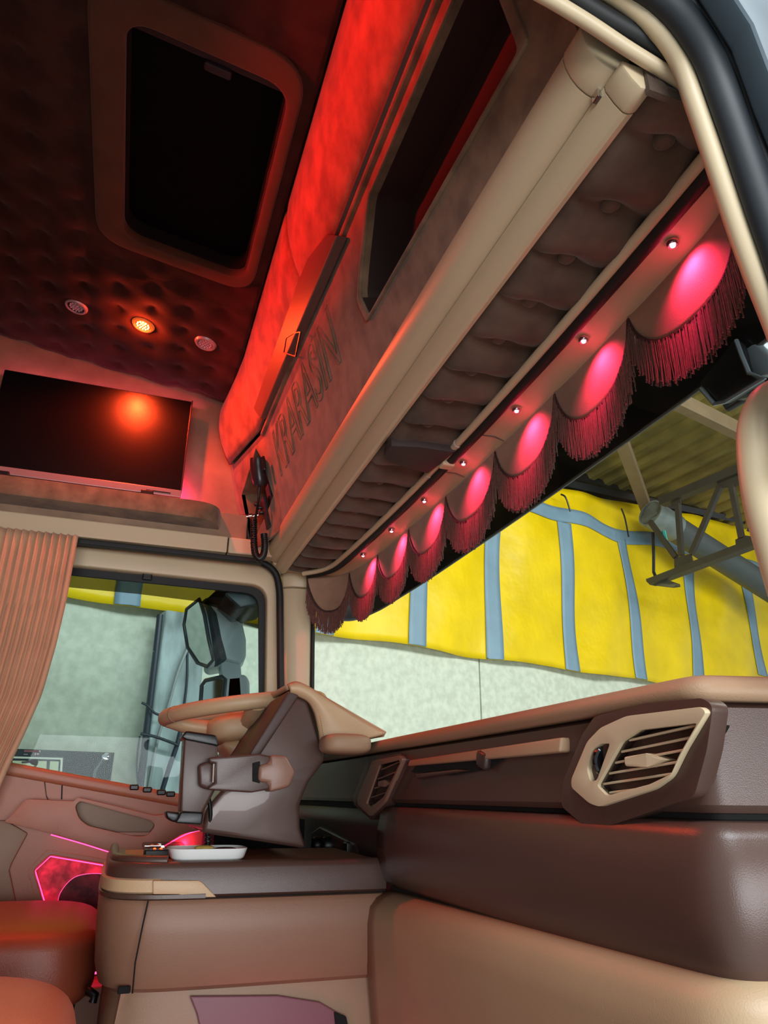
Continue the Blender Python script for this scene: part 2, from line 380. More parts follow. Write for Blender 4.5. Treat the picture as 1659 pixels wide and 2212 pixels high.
def door_rows(y0, y1, ny):
    rows = []
    for i in range(ny+1):
        y = y0+(y1-y0)*i/ny; row = []
        e = min((y-y0), (y1-y))
        inn = 0.006*math.exp(-(e/0.006)**2)
        for k in range(13):
            t = k/12; z = 1.108+(1.405-1.108)*t
            b = 0.020*math.sin(math.pi*t)**0.8
            row.append((fx(z)-b-0.012+(0.018*t**4)+inn+bend(y)*(1-t**3), y, z))
        rows.append(row)
    return rows
for y0, y1 in ((0.44, 1.385), (1.39, 2.375)):
    d = add('locker_door', grid(door_rows(y0, y1, 40)), m_suede, loc, smooth=1.0, solid=0.012)
    if y0 > 1:
        lp = [(735, 512), (757, 517), (592, 886), (583, 908), (572, 893), (565, 882), (600, 780), (650, 655), (690, 566)]
        P = [PF(*q) for q in lp]
        g = [(p.y, p.z) for p in P]
        add('latch_panel', bev(plate(g, [], lambda y, z: (fx(z)-0.030+bend(y), y, z), (0.025, 0, 0.004)), 0.003, 2, 0.8), m_grey, d)
        q = [(636, 768), (664, 776), (676, 722), (660, 724), (642, 735)]
        g2 = [(p.y, p.z) for p in (PF(*k) for k in q)]
        ctr = (sum(p[0] for p in g2)/5, sum(p[1] for p in g2)/5)
        gi = [((p[0]-ctr[0])*0.9+ctr[0], (p[1]-ctr[1])*0.9+ctr[1]) for p in g2]
        add('latch', plate(g2, [gi], lambda y, z: (fx(z)-0.032+bend(y), y, z), (0.004, 0, 0)), m_black, d)
    else:
        add('gap_lip', bbx(0.276, 0.30, 0.44, 1.385, 1.098, 1.112, 0.002), m_grey, d)
add('top_roll', tube([(0.222, 0.44, 1.40), (0.222, 2.375, 1.40)], 0.018, 10), m_head, loc, smooth=1)
add('end_cheek', prism([(fx(.80)-.055, 2.376, .80), (fx(1.1)-.055, 2.376, 1.1), (0.19, 2.376, 1.41), (0.5, 2.376, 1.41), (0.5, 2.376, .80)], (0, 0.06, 0)), m_suede, loc)
add('upper_lip', bev(prism([(fx(1.1)-0.010, 0.44, 1.088), (fx(1.1)+0.02, 0.44, 1.088), (fx(1.1)+0.02, 0.44, 1.102), (fx(1.1)-0.010, 0.44, 1.102)], (0, 1.64, 0)), 0.004), m_suede, loc)
# embossed lettering on the fascia, read from the driver's side towards the passenger
tcu = bpy.data.curves.new('emboss', 'FONT'); tcu.body = 'KRARASIN'; tcu.size = 0.20; tcu.fill_mode = 'NONE'; tcu.bevel_depth = 0.0022; tcu.bevel_resolution = 1
tcu.shear = 0.0; tob = bpy.data.objects.new('emboss_text', tcu); COL.objects.link(tob)
dg = bpy.context.evaluated_depsgraph_get(); tme = bpy.data.meshes.new_from_object(tob.evaluated_get(dg))
bpy.data.objects.remove(tob)
tv_ = [v.co.copy() for v in tme.vertices]; tf = [tuple(p.vertices) for p in tme.polygons]; bpy.data.meshes.remove(tme)
x0 = min(v.x for v in tv_); x1 = max(v.x for v in tv_); h0 = min(v.y for v in tv_); h1 = max(v.y for v in tv_)
tv2 = []
for v in tv_:
    y = 1.975-(v.x-x0)/(x1-x0)*0.66; z = 0.905+(v.y-h0)/(h1-h0)*0.150; tv2.append((fx(z)-0.0005-v.z, y, z))
add('embossed_lettering', (tv2, tf), m_suede, loc, label='raised outline lettering in brown suede')

# --- roller blind cassette under the locker
cas = thing('roller_blind', (0.41, 1.35, 0.71), 'long beige roller blind cassette below the overhead locker', 'roller blind')
def prof_y(pts, y0, y1, b=0.0): return prism([(p[0], y0, p[1]) for p in pts], (0, y1-y0, 0), b)
main = [(0.376, 0.800), (0.374, 0.790), (0.376, 0.776), (0.381, 0.763), (0.389, 0.752), (0.399, 0.745), (0.410, 0.742), (0.424, 0.744), (0.434, 0.755), (0.436, 0.80)]
bar = [(0.4105, 0.740), (0.4115, 0.731), (0.420, 0.718), (0.430, 0.708), (0.437, 0.708), (0.446, 0.713), (0.450, 0.724), (0.450, 0.740)]
add('cassette', prof_y(main, 0.470, 2.33), m_beige, cas, smooth=0.7)
add('pull_bar', prof_y(bar, 0.452, 2.33), m_beige, cas, smooth=0.5)
def grow(p, k, c): return [((a-c[0])*k+c[0], (b-c[1])*k+c[1]) for a, b in p]
add('cassette_cap', prof_y(grow(main, 1.03, (0.41, 0.77)), 0.432, 0.469, 0.003), m_beige, cas, smooth=0.7)
add('bar_cap', prof_y(grow(bar, 1.05, (0.43, 0.725)), 0.418, 0.451, 0.003), m_beige, cas, smooth=0.7)
add('catch', box((0.4085, 0.462, 0.737), (0.006, 0.012, 0.012), 0.001), m_chrome, cas)

# --- bow of the windscreen header in plan
def bow(y): t = (y-1.43)/0.90; return -0.030*t*t-(0.075*max(0, (y-2.10)/0.20)**3)
# padded header underside
BY = [0.478+0.1045*k for k in range(17)]
hp = thing('padded_header', (0.52, 1.35, 0.70), 'dark brown buttoned suede header pad between roller blind and windscreen', 'padded panel')
rows = []
NY = 17*12
for i in range(NY+1):
    y = 0.412+(2.29-0.412)*i/NY; row = []
    k = (y-BY[0])/0.1045; fr = abs(k-round(k))
    crease = math.exp(-(fr*0.1045/0.010)**2)
    puff = (max(0, 1-(2*fr-1)**2)) if True else 0
    puff = math.sqrt(max(0, math.sin(math.pi*min(1, fr*2)/2)))
    xe = 0.612+bow(y)
    for j in range(19):
        t = j/18; x = 0.436+(xe-0.436)*t
        edge = min(1.0, math.sin(math.pi*t)*2.2)
        b = math.exp(-((x-0.515)/0.022)**2-(fr*0.1045/0.018)**2)
        jit = 0.002*math.sin(37*x+5*y)+0.002*math.sin(61*y+29*x)
        row.append((x, y, 0.743-(0.012+0.022*puff)*edge+0.016*b+jit))
    rows.append(row)
add('pad', grid(rows), m_suede_d, hp, smooth=1.3, solid=0.006)
add('end_cheek', bbx(0.436, 0.60, 0.413, 0.420, 0.700, 0.795), m_suede_d, hp)
btn = None
for y in BY:
    if 1.28 < y < 1.48: continue
    if btn is None:
        b0 = y; btn = add('button', lathe([(0.0, 0.006), (0.008, 0.005), (0.0125, 0.0), (0.0125, -0.006)], (0.512, y, 0.7255), (0, 0, -1), 18), m_suede_d, hp, smooth=0.9)
    else: inst(btn, hp, (0, y-b0, 0))
pc = [(p.x, p.y) for p in (PZ(*q, 0.70) for q in ((835, 965), (845, 955), (905, 958), (972, 968), (985, 968), (925, 1016), (890, 1008), (838, 990), (830, 978)))]
add('sensor_cover', bev(plate(pc, [], lambda x, y: (x, y, 0.691), (0, 0, 0.02)), 0.003, 2, 0.9), M('matt_dark_cover', (52, 40, 37), 0.7), hp, smooth=0.6)

# --- windscreen blind rail: beige channel with a black rod
rail = thing('windscreen_blind_rail', (0.60, 1.35, 0.69), 'curved beige and black blind rail along the header edge', 'rail')
pth = [Vector((0.5905+bow(y), y, 0.7035)) for y in [0.41+1.88*i/60 for i in range(61)]]
add('channel', tube(pth, 0.0085, 10), m_beige, rail, smooth=1)
pth2 = [Vector((0.606+bow(y), y, 0.701)) for y in [0.41+1.88*i/60 for i in range(61)]]
add('rod', tube(pth2, 0.0125, 10), m_rubber, rail, smooth=1)
for y in (1.235, 1.40):
    add('joint_ring', tube([(0.5905+bow(y), y-0.004, 0.7035), (0.5905+bow(y), y+0.004, 0.7035)], 0.0097, 12), M('pale_joint', (190, 180, 165), 0.4), rail, smooth=1)
add('clip', box((0.600, 1.315, 0.697), (0.030, 0.026, 0.024), 0.004), m_beige, rail)

# --- header strip carrying the pink lamps
strip = []
for i in range(81):
    y = 0.40+1.905*i/80; b = bow(y)
    strip.append([(0.600+b, y, 0.713), (0.625+b, y, 0.708), (0.655+b, y, 0.706), (0.672+b, y, 0.700), (0.70+b, y, 0.70), (0.74, y, 0.73)])
hs = thing('header_strip', (0.64, 1.36, 0.70), 'beige header strip above the fringed valance, carrying pink spot lamps', 'trim panel')
add('strip', grid(strip), m_beige, hs, smooth=1.0)
for y in (1.18, 1.375):
    add('seam', tube([(0.612, y+0.01, 0.7085), (0.650, y, 0.7050), (0.672, y, 0.6995)], 0.0012, 6), m_grey, hs)
m_pink_lens = ME('pink_lens_lit', (1.0, 0.42, 0.55), 14.0)
m_bezel = M('pinkish_chrome', (230, 200, 205), 0.15, metal=0.9)
LY = [0.592, 0.821, 1.061, 1.313, 1.547, 1.783, 2.023]
words = ['nearest the passenger door', 'second from the passenger door', 'third from the passenger door', 'at the middle of the windscreen', 'third from the driver door', 'second from the driver door', 'nearest the driver door']
for i, y in enumerate(LY):
    x = 0.641+bow(y); z = 0.705
    t = thing('spot_lamp', (x, y, z), 'small lit pink spot lamp in the header strip, '+words[i], 'spot lamp', 'pink spot lamps above the valance')
    add('bezel', lathe([(0.0088, 0.0), (0.0088, 0.004), (0.0066, 0.0068), (0.0046, 0.006)], (x, y, z), (0, 0, -1), 16), m_bezel, t, smooth=0.7)
    add('lens', lathe([(0.0, 0.0085), (0.003, 0.0078), (0.0046, 0.004)], (x, y, z), (0, 0, -1), 14), m_pink_lens, t, smooth=0.9)
    light('spot_lamp_beam', 'SPOT', (x-0.004, y, z-0.014), 3.6, (1.0, 0.03, 0.135), 0.006, (x+0.036, y, z-0.070), angle=2.1, blend=1.0)
    light('spot_lamp_glow', 'POINT', (x, y, z-0.016), 0.012, PINK, 0.004)

# --- valance with scallops, braid and fringe
vp = catmull([(0.50, 0.425, 0), (0.59, 0.45, 0), (0.640, 0.52, 0), (0.658, 0.65, 0), (0.672, 0.85, 0), (0.682, 1.1, 0), (0.686, 1.4, 0), (0.683, 1.7, 0), (0.674, 2.0, 0), (0.650, 2.19, 0), (0.60, 2.275, 0), (0.525, 2.30, 0)], 40)
arc = [0.0]
for a, b in zip(vp, vp[1:]): arc.append(arc[-1]+(b-a).length)
def vpt(s):
    for i in range(len(arc)-1):
        if arc[i+1] >= s:
            t = (s-arc[i])/max(1e-9, arc[i+1]-arc[i]); return vp[i].lerp(vp[i+1], t)
    return vp[-1]
def s_at_y(y): return min(range(len(vp)), key=lambda i: abs(vp[i].y-y))
PK = [0.0]+[arc[s_at_y(y)] for y in (0.745, 0.972, 1.226, 1.487, 1.735, 1.985, 2.20)]+[arc[-1]]
PK[0] = PK[1]-0.27
depth = [0.098, 0.100, 0.103, 0.106, 0.107, 0.105, 0.108, 0.118]
ZT = 0.702
val = thing('fringed_valance', (0.66, 1.36, 0.52), 'light brown suede valance with eight scallops and brown fringe across the windscreen', 'valance')
def drop(k, u): return 0.012+depth[k]*max(0.0, 1-abs(2*u-1)**2.3)**0.62
allrows, edge = [], []
for k in range(8):
    er = []
    for q in range(33):
        u = q/32; s = PK[k]+(PK[k+1]-PK[k])*u; p = vpt(max(0, s)); d = drop(k, u)
        wob = 0.004*math.sin(2*math.pi*u)
        if q < 32 or k == 7: allrows.append([(p.x-0.004*math.sin(math.pi*j/8)-0.004, p.y, ZT+0.004-d*j/8) for j in range(9)])
        er.append(Vector((p.x-0.004, p.y, ZT+0.004-d)))
    edge.append(er)
fab = add('fabric', grid(allrows), m_suede_l, val, smooth=1.2, solid=0.006)
m_braid = M('brown_braid', (60, 36, 32), 0.8, 0.2, 300, 0.5, 600)
m_fringe = M('brown_fringe', (104, 66, 56), 0.75, 0.25, 200, sheen=0.2)
for k in range(8):
    er = edge[k]
    e2 = [p+Vector((-0.006, 0, 0)) for p in er]
    br = add('braid', tube(e2, 0.0042, 6, sq=0.7), m_braid, val, smooth=1)
    ms = []; L = [0.0]
    for a, b in zip(e2, e2[1:]): L.append(L[-1]+math.hypot(b.x-a.x, b.y-a.y))
    N = 118
    for q in range(N):
        tt = L[-1]*(q+0.5)/N
        i = max(j for j in range(len(L)-1) if L[j] <= tt); f = (tt-L[i])/max(1e-9, L[i+1]-L[i]); p = e2[i].lerp(e2[i+1], f)
        tg = (e2[i+1]-e2[i]); tg.z = 0; tg.normalize()
        for lay in range(2):
            ln = 0.072+random.uniform(-0.006, 0.006); sw = random.uniform(-0.0025, 0.0025); dx = (-0.002 if lay else 0.002)+random.uniform(-0.001, 0.001)
            a = p+Vector((dx, 0, 0.001)); w2 = 0.0016
            b = a+tg*sw*0.5+Vector((0, 0, -ln*0.5)); c = a+tg*sw+Vector((random.uniform(-0.003, 0.003), 0, -ln))
            e = c+tg*w2*1.6+Vector((0, 0, 0.003))
            ms.append(tube([a, b, c, e], [0.0010, 0.00095, 0.0009, 0.0008], 4))
    add('fringe', J(*ms), m_fringe, val, kind='stuff')
# ================================================================== WINDSCREEN, PILLARS, DRIVER'S DOOR
m_glass = MG('clear_glass', (0.97, 1.0, 0.985), 0.025)
m_glass_side = MG('side_glass', (0.82, 0.90, 0.90), 0.009)
m_smoke = MG('smoked_plastic', (0.42, 0.42, 0.36), 0.03)
rows = []
for i in range(41):
    y = 0.40+2.0*i/40; t = (y-1.4)/1.0; x = 0.745-0.05*t*t-0.11*abs(t)**8
    rows.append([(x+0.16*(0.72-z)/0.6, y, z) for z in (0.735, 0.60, 0.45, 0.30, 0.15, 0.03)])
add('window_1', grid(rows), m_glass, smooth=1.2, label='clear curved windscreen glass', cat='window', kind='structure')
pil = thing('trim_3', (0.50, 2.40, 0.0), 'beige windscreen pillar trim beside the driver window', 'pillar', kind='structure')
def pillar(z): s = (0.72-z)*0.05; return [(0.447+s*1.3, 2.46, z), (0.447+s*1.3, 2.392, z), (0.478+s, 2.372, z), (0.535+s*0.7, 2.366, z), (0.551+s*0.6, 2.376, z), (0.556+s*0.6, 2.46, z)]
add('lower_trim', bev(grid([pillar(z) for z in (0.05, 0.30, 0.50, 0.674)], cv=True, caps=True), 0.006, 2, 0.6), m_beige, pil, smooth=0.7)
add('upper_trim', bev(grid([pillar(z) for z in (0.678, 0.735)], cv=True, caps=True), 0.005, 2, 0.6), m_beige, pil, smooth=0.7)
crn = [PY(*q, 2.34) for q in ((585, 1213), (625, 1228), (668, 1232), (700, 1236))]
add('corner_trim', bev(prism([(0.40, 2.33, 0.738), (0.62, 2.31, 0.712), (0.62, 2.46, 0.712), (0.40, 2.46, 0.738)], (0, 0, 0.03)), 0.008, 3), m_beige, pil, smooth=0.6)
add('glass_seal', tube([(0.556, 2.372, 0.70), (0.562, 2.374, 0.5), (0.570, 2.376, 0.3), (0.578, 2.378, 0.1)], 0.0075, 8), m_rubber, pil, smooth=1)

door = thing('door_1', (-0.2, 2.40, -0.5), "driver's door with beige window frame and tan leather panel", 'door', kind='structure')
f_y = lambda Y: (lambda x, z: (x, Y, z))
fr_o = rpoly([(-0.95, 0.752), (0.425, 0.752), (0.478, 0.20), (0.49, -0.15), (-0.95, 0.10)], [0, 0.08, 0, 0, 0], 6)
hole = rpoly([(-0.85, 0.684), (0.395, 0.676), (0.418, 0.28), (0.43, -0.075), (-0.85, 0.165)], [0.02, 0.06, 0, 0, 0], 6)
add('window_frame', bev(plate(fr_o, [hole], f_y(2.385), (0, 0.05, 0)), 0.007, 3, 0.9), m_beige, door, smooth=0.5)
g_in = rpoly([(-0.83, 0.660), (0.372, 0.652), (0.402, 0.28), (0.43, -0.06), (-0.83, 0.18)], [0.02, 0.05, 0, 0, 0], 6)
add('window_gasket', plate(hole, [g_in], f_y(2.418), (0, 0.012, 0)), m_rubber, door)
add('window_pane', plate(hole, [], f_y(2.430), (0, 0.004, 0)), m_glass_side, door)
add('blind_catch', box(PY(318, 1246, 2.41), (0.03, 0.02, 0.022), 0.004), m_black, door)
sl = catmull([PY(*q, 2.355) for q in ((60, 1158), (165, 1172), (300, 1184), (480, 1200), (550, 1210), (590, 1232), (603, 1270), (605, 1340), (606, 1450), (608, 1570))], 6)
add('door_seal', tube(sl, 0.0125, 8), m_rubber, door, smooth=1)
# smoked wind deflector outside the top of the window
dp = [(p.x, p.z) for p in (PY(*q, 2.47) for q in ((60, 1225), (300, 1240), (590, 1262), (590, 1368), (560, 1357), (520, 1345), (470, 1312), (420, 1297), (300, 1282), (40, 1257)))]
add('wind_deflector', plate(dp, [], f_y(2.475), (0, 0.003, 0)), m_smoke, door)
# leather panel
sill = lambda x: 0.031-0.165*x
m_door = M('door_tan_leather', (166, 104, 78), 0.42, 0.05, 6, 0.2, 500)
m_door_b = M('door_taupe_leather', (146, 114, 90), 0.5, 0.05, 6, 0.2, 500)
pan_o = [(-0.95, sill(-.95)), (0.50, sill(0.5)), (0.50, -0.86), (-0.95, -0.86)]
spk_px = [(108, 1848), (262, 1874), (275, 2110), (150, 2112), (108, 1993), (74, 1880)]
spk = [(p.x, p.z) for p in (PY(*q, 2.345) for q in spk_px)]
add('door_panel', bev(plate(pan_o, [rpoly(spk, 0.008, 3)], f_y(2.345), (0, 0.05, 0)), 0.004, 2, 0.9), m_door, door)
add('sill_pad', bev(prism([(-0.95, 2.33, sill(-.95)), (-0.95, 2.44, sill(-.95)), (0.50, 2.44, sill(.5)), (0.50, 2.33, sill(.5))], (0, 0, -0.035)), 0.012, 4), m_door, door, smooth=0.6)
arm_px = [(8, 1775), (22, 1765), (56, 1726), (160, 1731), (166, 1722), (250, 1741), (334, 1762), (362, 1758), (445, 1776), (452, 1790), (398, 1800), (330, 1838), (285, 1848), (250, 1842), (125, 1803)]
arm = [(p.x, p.z) for p in (PY(*q, 2.29) for q in arm_px)]
pk_px = [(162, 1742), (172, 1730), (325, 1772), (336, 1783), (318, 1806), (286, 1806), (190, 1784), (170, 1768)]
pk = rpoly([(p.x, p.z) for p in (PY(*q, 2.29) for q in pk_px)], 0.012, 4)
add('armrest', bev(plate(rpoly(arm, 0.010, 3), [pk], f_y(2.285), (0, 0.075, 0)), 0.006, 3, 0.8), m_door, door, smooth=0.5)
add('handle_pocket', plate(pk, [], f_y(2.338), (0, 0.004, 0)), m_door_b, door)
add('pocket_shelf', bbx(-0.09, 0.10, 2.30, 2.34, -0.108, -0.100), m_door, door)
m_led = ME('pink_led_strip', (1.0, 0.04, 0.17), 5.0)
add('armrest_light_strip', tube(catmull([PY(*q, 2.315) for q in ((110, 1803), (180, 1823), (255, 1846), (290, 1850), (335, 1838), (400, 1803), (445, 1791))], 6), 0.0016, 6), m_led, door)
m_velvet = M('crushed_velvet', (150, 70, 78), 0.7, 0.35, 60, 1.0, 90, sheen=0.4)
add('speaker_panel', plate(spk, [], f_y(2.372), (0, 0.004, 0)), m_velvet, door)
add('panel_light_strip', tube([PY(*q, 2.352) for q in ((150, 2104), (110, 1993), (76, 1881), (109, 1850), (180, 1862), (262, 1876))], 0.0016, 6), m_led, door)
gr = catmull([PY(*q, 2.366) for q in ((150, 2040), (134, 1998), (126, 1948), (136, 1920), (160, 1896), (190, 1888), (219, 1888), (232, 1896), (260, 1910))], 6)
add('grille_light_strip', tube(gr, 0.0011, 6), m_led, door)
grp = [(p.x, p.z) for p in gr]+[(0.05, -0.46), (-0.03, -0.46)]
add('speaker_grille', plate(grp, [], f_y(2.360), (0, 0.008, 0)), M('dark_crushed_velvet', (92, 40, 46), 0.7, 0.5, 40, 1.0, 60, sheen=0.3), door)
for q in ((118, 1868), (92, 1888), (104, 1930), (116, 1975), (160, 1872), (205, 1880), (245, 1886)): light('speaker_panel_glow', 'POINT', PY(*q, 2.356), 0.022, PINK, 0.008)
light('armrest_glow', 'POINT', PY(400, 1822, 2.33), 0.16, PINK, 0.006)
light('speaker_panel_glow_low', 'POINT', PY(160, 2085, 2.35), 0.10, PINK, 0.01)
add('step_light_strip', tube([PY(190, 2103, 2.30), PY(228, 2100, 2.30)], 0.003, 6), m_led, door)
add('step_ledge', bbx(-0.25, 0.10, 2.24, 2.345, -0.475, -0.455, 0.004), m_door, door)
stp = [PY(*q, 2.342) for q in ((92, 1995), (60, 1880), (102, 1836), (180, 1848), (262, 1862))]
for a, b in zip(stp, stp[1:]):
    n_ = max(2, int((b-a).length/0.009)); ms = []
    for i in range(n_): ms.append(tube([a.lerp(b, (i+.2)/n_), a.lerp(b, (i+.8)/n_)], 0.0009, 5))
    add('stitching', J(*ms), M('tan_thread', (196, 128, 92), 0.7), door, kind='stuff')
add('rear_panel', bev(plate([(p.x, p.z) for p in (PY(*q, 2.335) for q in ((-60, 1772), (12, 1772), (60, 1800), (25, 1865), (20, 1880), (45, 2000), (-60, 2000)))], [], f_y(2.332), (0, 0.014, 0)), 0.004, 2, 0.8), m_door_b, door, smooth=0.5)
for a in ((288, 1716), (316, 1722), (346, 1730), (366, 1735)):
    p = PY(a[0], a[1], 2.34); add('window_switch', box((p.x, 2.338, sill(p.x)-0.006), (0.026, 0.022, 0.016), 0.004), m_black, door)
add('seam', tube([PY(*q, 2.3405) for q in ((96, 1688), (100, 1720))]+[PY(*q, 2.288) for q in ((112, 1745), (130, 1775), (165, 1800))], 0.0012, 5), m_brown_d, door)
add('panel_seam', tube([PY(*q, 2.342) for q in ((134, 1692), (133, 1727))], 0.0016, 5), m_void, door)

# ================================================================== PASSENGER DOOR OPENING (near the camera)
ap = thing('trim_4', (0.50, 0.38, 0.40), 'beige and black door-opening trim with rubber seals in the upper right corner', 'door frame', kind='structure')
def strap(pts, Y, r, mat, name, sq=None, n=10):
    add(name, tube(catmull([PY(*q, Y) for q in pts], 6), r, n, sq=sq), mat, ap, smooth=1.2)
strap([(1100, -130), (1330, -12), (1450, 100), (1508, 240), (1580, 450), (1625, 575), (1690, 740), (1740, 900)], 0.385, 0.0105, m_beige, 'beige_seal_strip')
strap([(1060, -60), (1150, -22), (1260, 42), (1360, 108), (1450, 163), (1500, 195)], 0.405, 0.0075, m_beige, 'inner_trim')
strap([(1090, -80), (1180, -40), (1300, 35), (1400, 95), (1470, 150)], 0.402, 0.011, m_rubber, 'inner_seal')
m_dkblue = M('dark_blue_rubber', (30, 36, 42), 0.55, 0.05, 5)
strap([(1250, -120), (1425, -10), (1520, 105), (1580, 250), (1650, 450), (1700, 590), (1760, 780)], 0.365, 0.0185, m_dkblue, 'outer_seal', 0.9)
strap([(1330, -120), (1500, 10), (1585, 140), (1640, 300), (1720, 520)], 0.352, 0.007, m_rubber, 'seal_lip')
m_paint = M('blue_grey_paint', (60, 74, 84), 0.5, 0.06, 8, spec=0.3)
pp = [(p.x, p.z) for p in (PY(*q, 0.35) for q in ((1330, -200), (1495, 10), (1565, 120), (1615, 260), (1720, 520), (2000, 520), (2000, -200)))]
add('body_panel', bev(plate(pp, [], f_y(0.345), (0, -0.03, 0)), 0.006, 3, 0.8), m_paint, ap, smooth=0.5)
add('lower_pillar', bev(prism([PY(*q, 0.375) for q in ((1690, 740), (1790, 1010), (1960, 1010), (1900, 700))], (0, -0.04, 0)), 0.006), m_paint, ap)
# shadow-side backing so that no daylight comes in between seal and wall
add('pillar_core', bev(prism([(0.505, 0.40, 0.80), (0.545, 0.40, 0.45), (0.64, 0.40, 0.10), (0.80, 0.40, 0.10), (0.80, 0.40, 0.80)], (0, 0.03, 0)), 0.004), m_beige, ap)
gh = add('grab_handle', tube(catmull([PY(*q, 0.46) for q in ((1790, 860), (1720, 842), (1660, 862), (1634, 915), (1632, 985), (1645, 1080), (1672, 1180), (1705, 1290), (1740, 1380), (1790, 1400))], 8), 0.0165, 14), m_beige, smooth=1.3,
         label='beige curved grab handle at the right edge of the picture', cat='grab handle')

# ================================================================== DASHBOARD
dash = thing('dashboard', (0.55, 1.2, -0.85), 'brown dashboard with beige padded top on the passenger side', 'dashboard')
dpath = [(0.505, 2.43), (0.505, 1.9), (0.503, 1.6), (0.50, 1.42), (0.50, 1.2), (0.499, 1.0), (0.498, 0.85), (0.497, 0.75), (0.497, 0.66), (0.497, 0.60), (0.498, 0.572), (0.501, 0.556), (0.509, 0.546), (0.523, 0.541), (0.55, 0.534), (0.60, 0.522), (0.66, 0.510), (0.75, 0.495), (0.86, 0.482)]
dpath = [tuple(p)[:2] for p in catmull([(a, b, 0) for a, b in dpath], 4)]
# outward = right of travel
pad = [(-0.25, 0.085), (-0.12, 0.104), (-0.045, 0.111), (-0.018, 0.1115), (-0.004, 0.108), (0.004, 0.101), (0.006, 0.094), (0.002, 0.088), (-0.01, 0.086)]
m_pad = M('beige_pad_leather', (158, 126, 98), 0.55, 0.04, 5, 0.2, 500)
add('top_pad', sweep(dpath, pad, -1), m_pad, dash, smooth=0.9, solid=0.002)
upper = [(-0.016, 0.089), (-0.004, 0.080), (-0.002, 0.04), (0.0, 0.005), (0.001, -0.004), (-0.004, -0.010), (-0.02, -0.012)]
add('upper_fascia', sweep(dpath, upper, -1), m_brown, dash, smooth=0.5, solid=0.002)
groove = [(-0.010, -0.006), (-0.010, -0.024)]
add('fascia_groove', sweep(dpath, groove, -1), m_void, dash)
gb = [(-0.012, -0.017), (0.004, -0.020), (0.012, -0.032), (0.018, -0.060), (0.019, -0.090), (0.014, -0.120), (0.004, -0.146), (-0.010, -0.156), (-0.03, -0.158)]
add('glovebox_lid', sweep([p for p in dpath if p[1] < 1.425], gb, -1), m_brown, dash, smooth=0.9, solid=0.002)
cen = [(-0.012, -0.017), (-0.014, -0.06), (-0.018, -0.10), (-0.02, -0.16), (-0.03, -0.6)]
add('centre_panel', sweep([p for p in dpath if p[1] > 1.40], cen, -1), m_brown_d, dash, smooth=0.9, solid=0.002)
add('lower_gap', sweep([p for p in dpath if p[1] < 1.425], [(-0.008, -0.145), (-0.012, -0.175)], -1), m_void, dash)
def low_rows():
    rows = []
    path = [p for p in dpath if p[1] < 1.425]
    L = len(path)
    for i in range(L):
        a = Vector(path[max(i-1, 0)]); b = Vector(path[min(i+1, L-1)]); t = (b-a).normalized(); nx, ny = t.y, -t.x
        y = path[i][1]; z0 = -0.133-0.034*min(1, max(0, (y-0.5)/0.9))
        if i > L-22: z0 = -0.133
        rows.append([(path[i][0]+nx*d, path[i][1]+ny*d, z0+z) for d, z in ((-0.02, 0.004), (0.004, 0.0), (0.022, -0.008), (0.034, -0.022), (0.038, -0.05), (0.034, -0.12), (0.02, -0.25), (0.0, -0.55))])
    return rows
m_low = M('beige_lower_leather', (160, 134, 104), 0.48, 0.04, 5, 0.15, 600)
add('lower_panel', grid(low_rows()), m_low, dash, smooth=0.9, solid=0.002)
# wide shelf lip and slot in the upper fascia
P1, P2 = PX(884, 1648, 0.494), PX(1216, 1606, 0.490)
lipd = (P2-P1).normalized()
add('shelf_lip', bev(prism([P1+Vector((0, 0, 0.005)), P1+Vector((-0.004, 0, -0.006)), P2+Vector((-0.006, 0, -0.010)), P2+Vector((-0.002, 0, 0.007))], (0.016, 0, 0)), 0.003, 3), m_pad, dash, smooth=0.6)
sx = [(p.y, p.z) for p in (PX(*q, 0.499) for q in ((890, 1668), (905, 1650), (1100, 1622), (1090, 1640), (1060, 1660), (980, 1675)))]
add('slot', plate(sx, [], lambda y, z: (0.4965, y, z), (0.004, 0, 0)), m_void, dash)
p = PX(1045, 1642, 0.492); add('slot_knob', box(p, (0.014, 0.030, 0.024), 0.006, Matrix.Rotation(0.25, 3, 'X'), 3), m_brown_d, dash, smooth=0.6)
add('slot_tray', bev(prism([PX(*q, 0.492) for q in ((895, 1672), (985, 1662), (1015, 1664), (900, 1682))], (0.01, 0, 0)), 0.002), m_brown, dash)

add('footwell_dark_fill', bbx(0.25, 0.49, 2.06, 2.33, -0.80, -0.06), m_void, dash)  # added dark block standing in for footwell shade, closes the bright gap
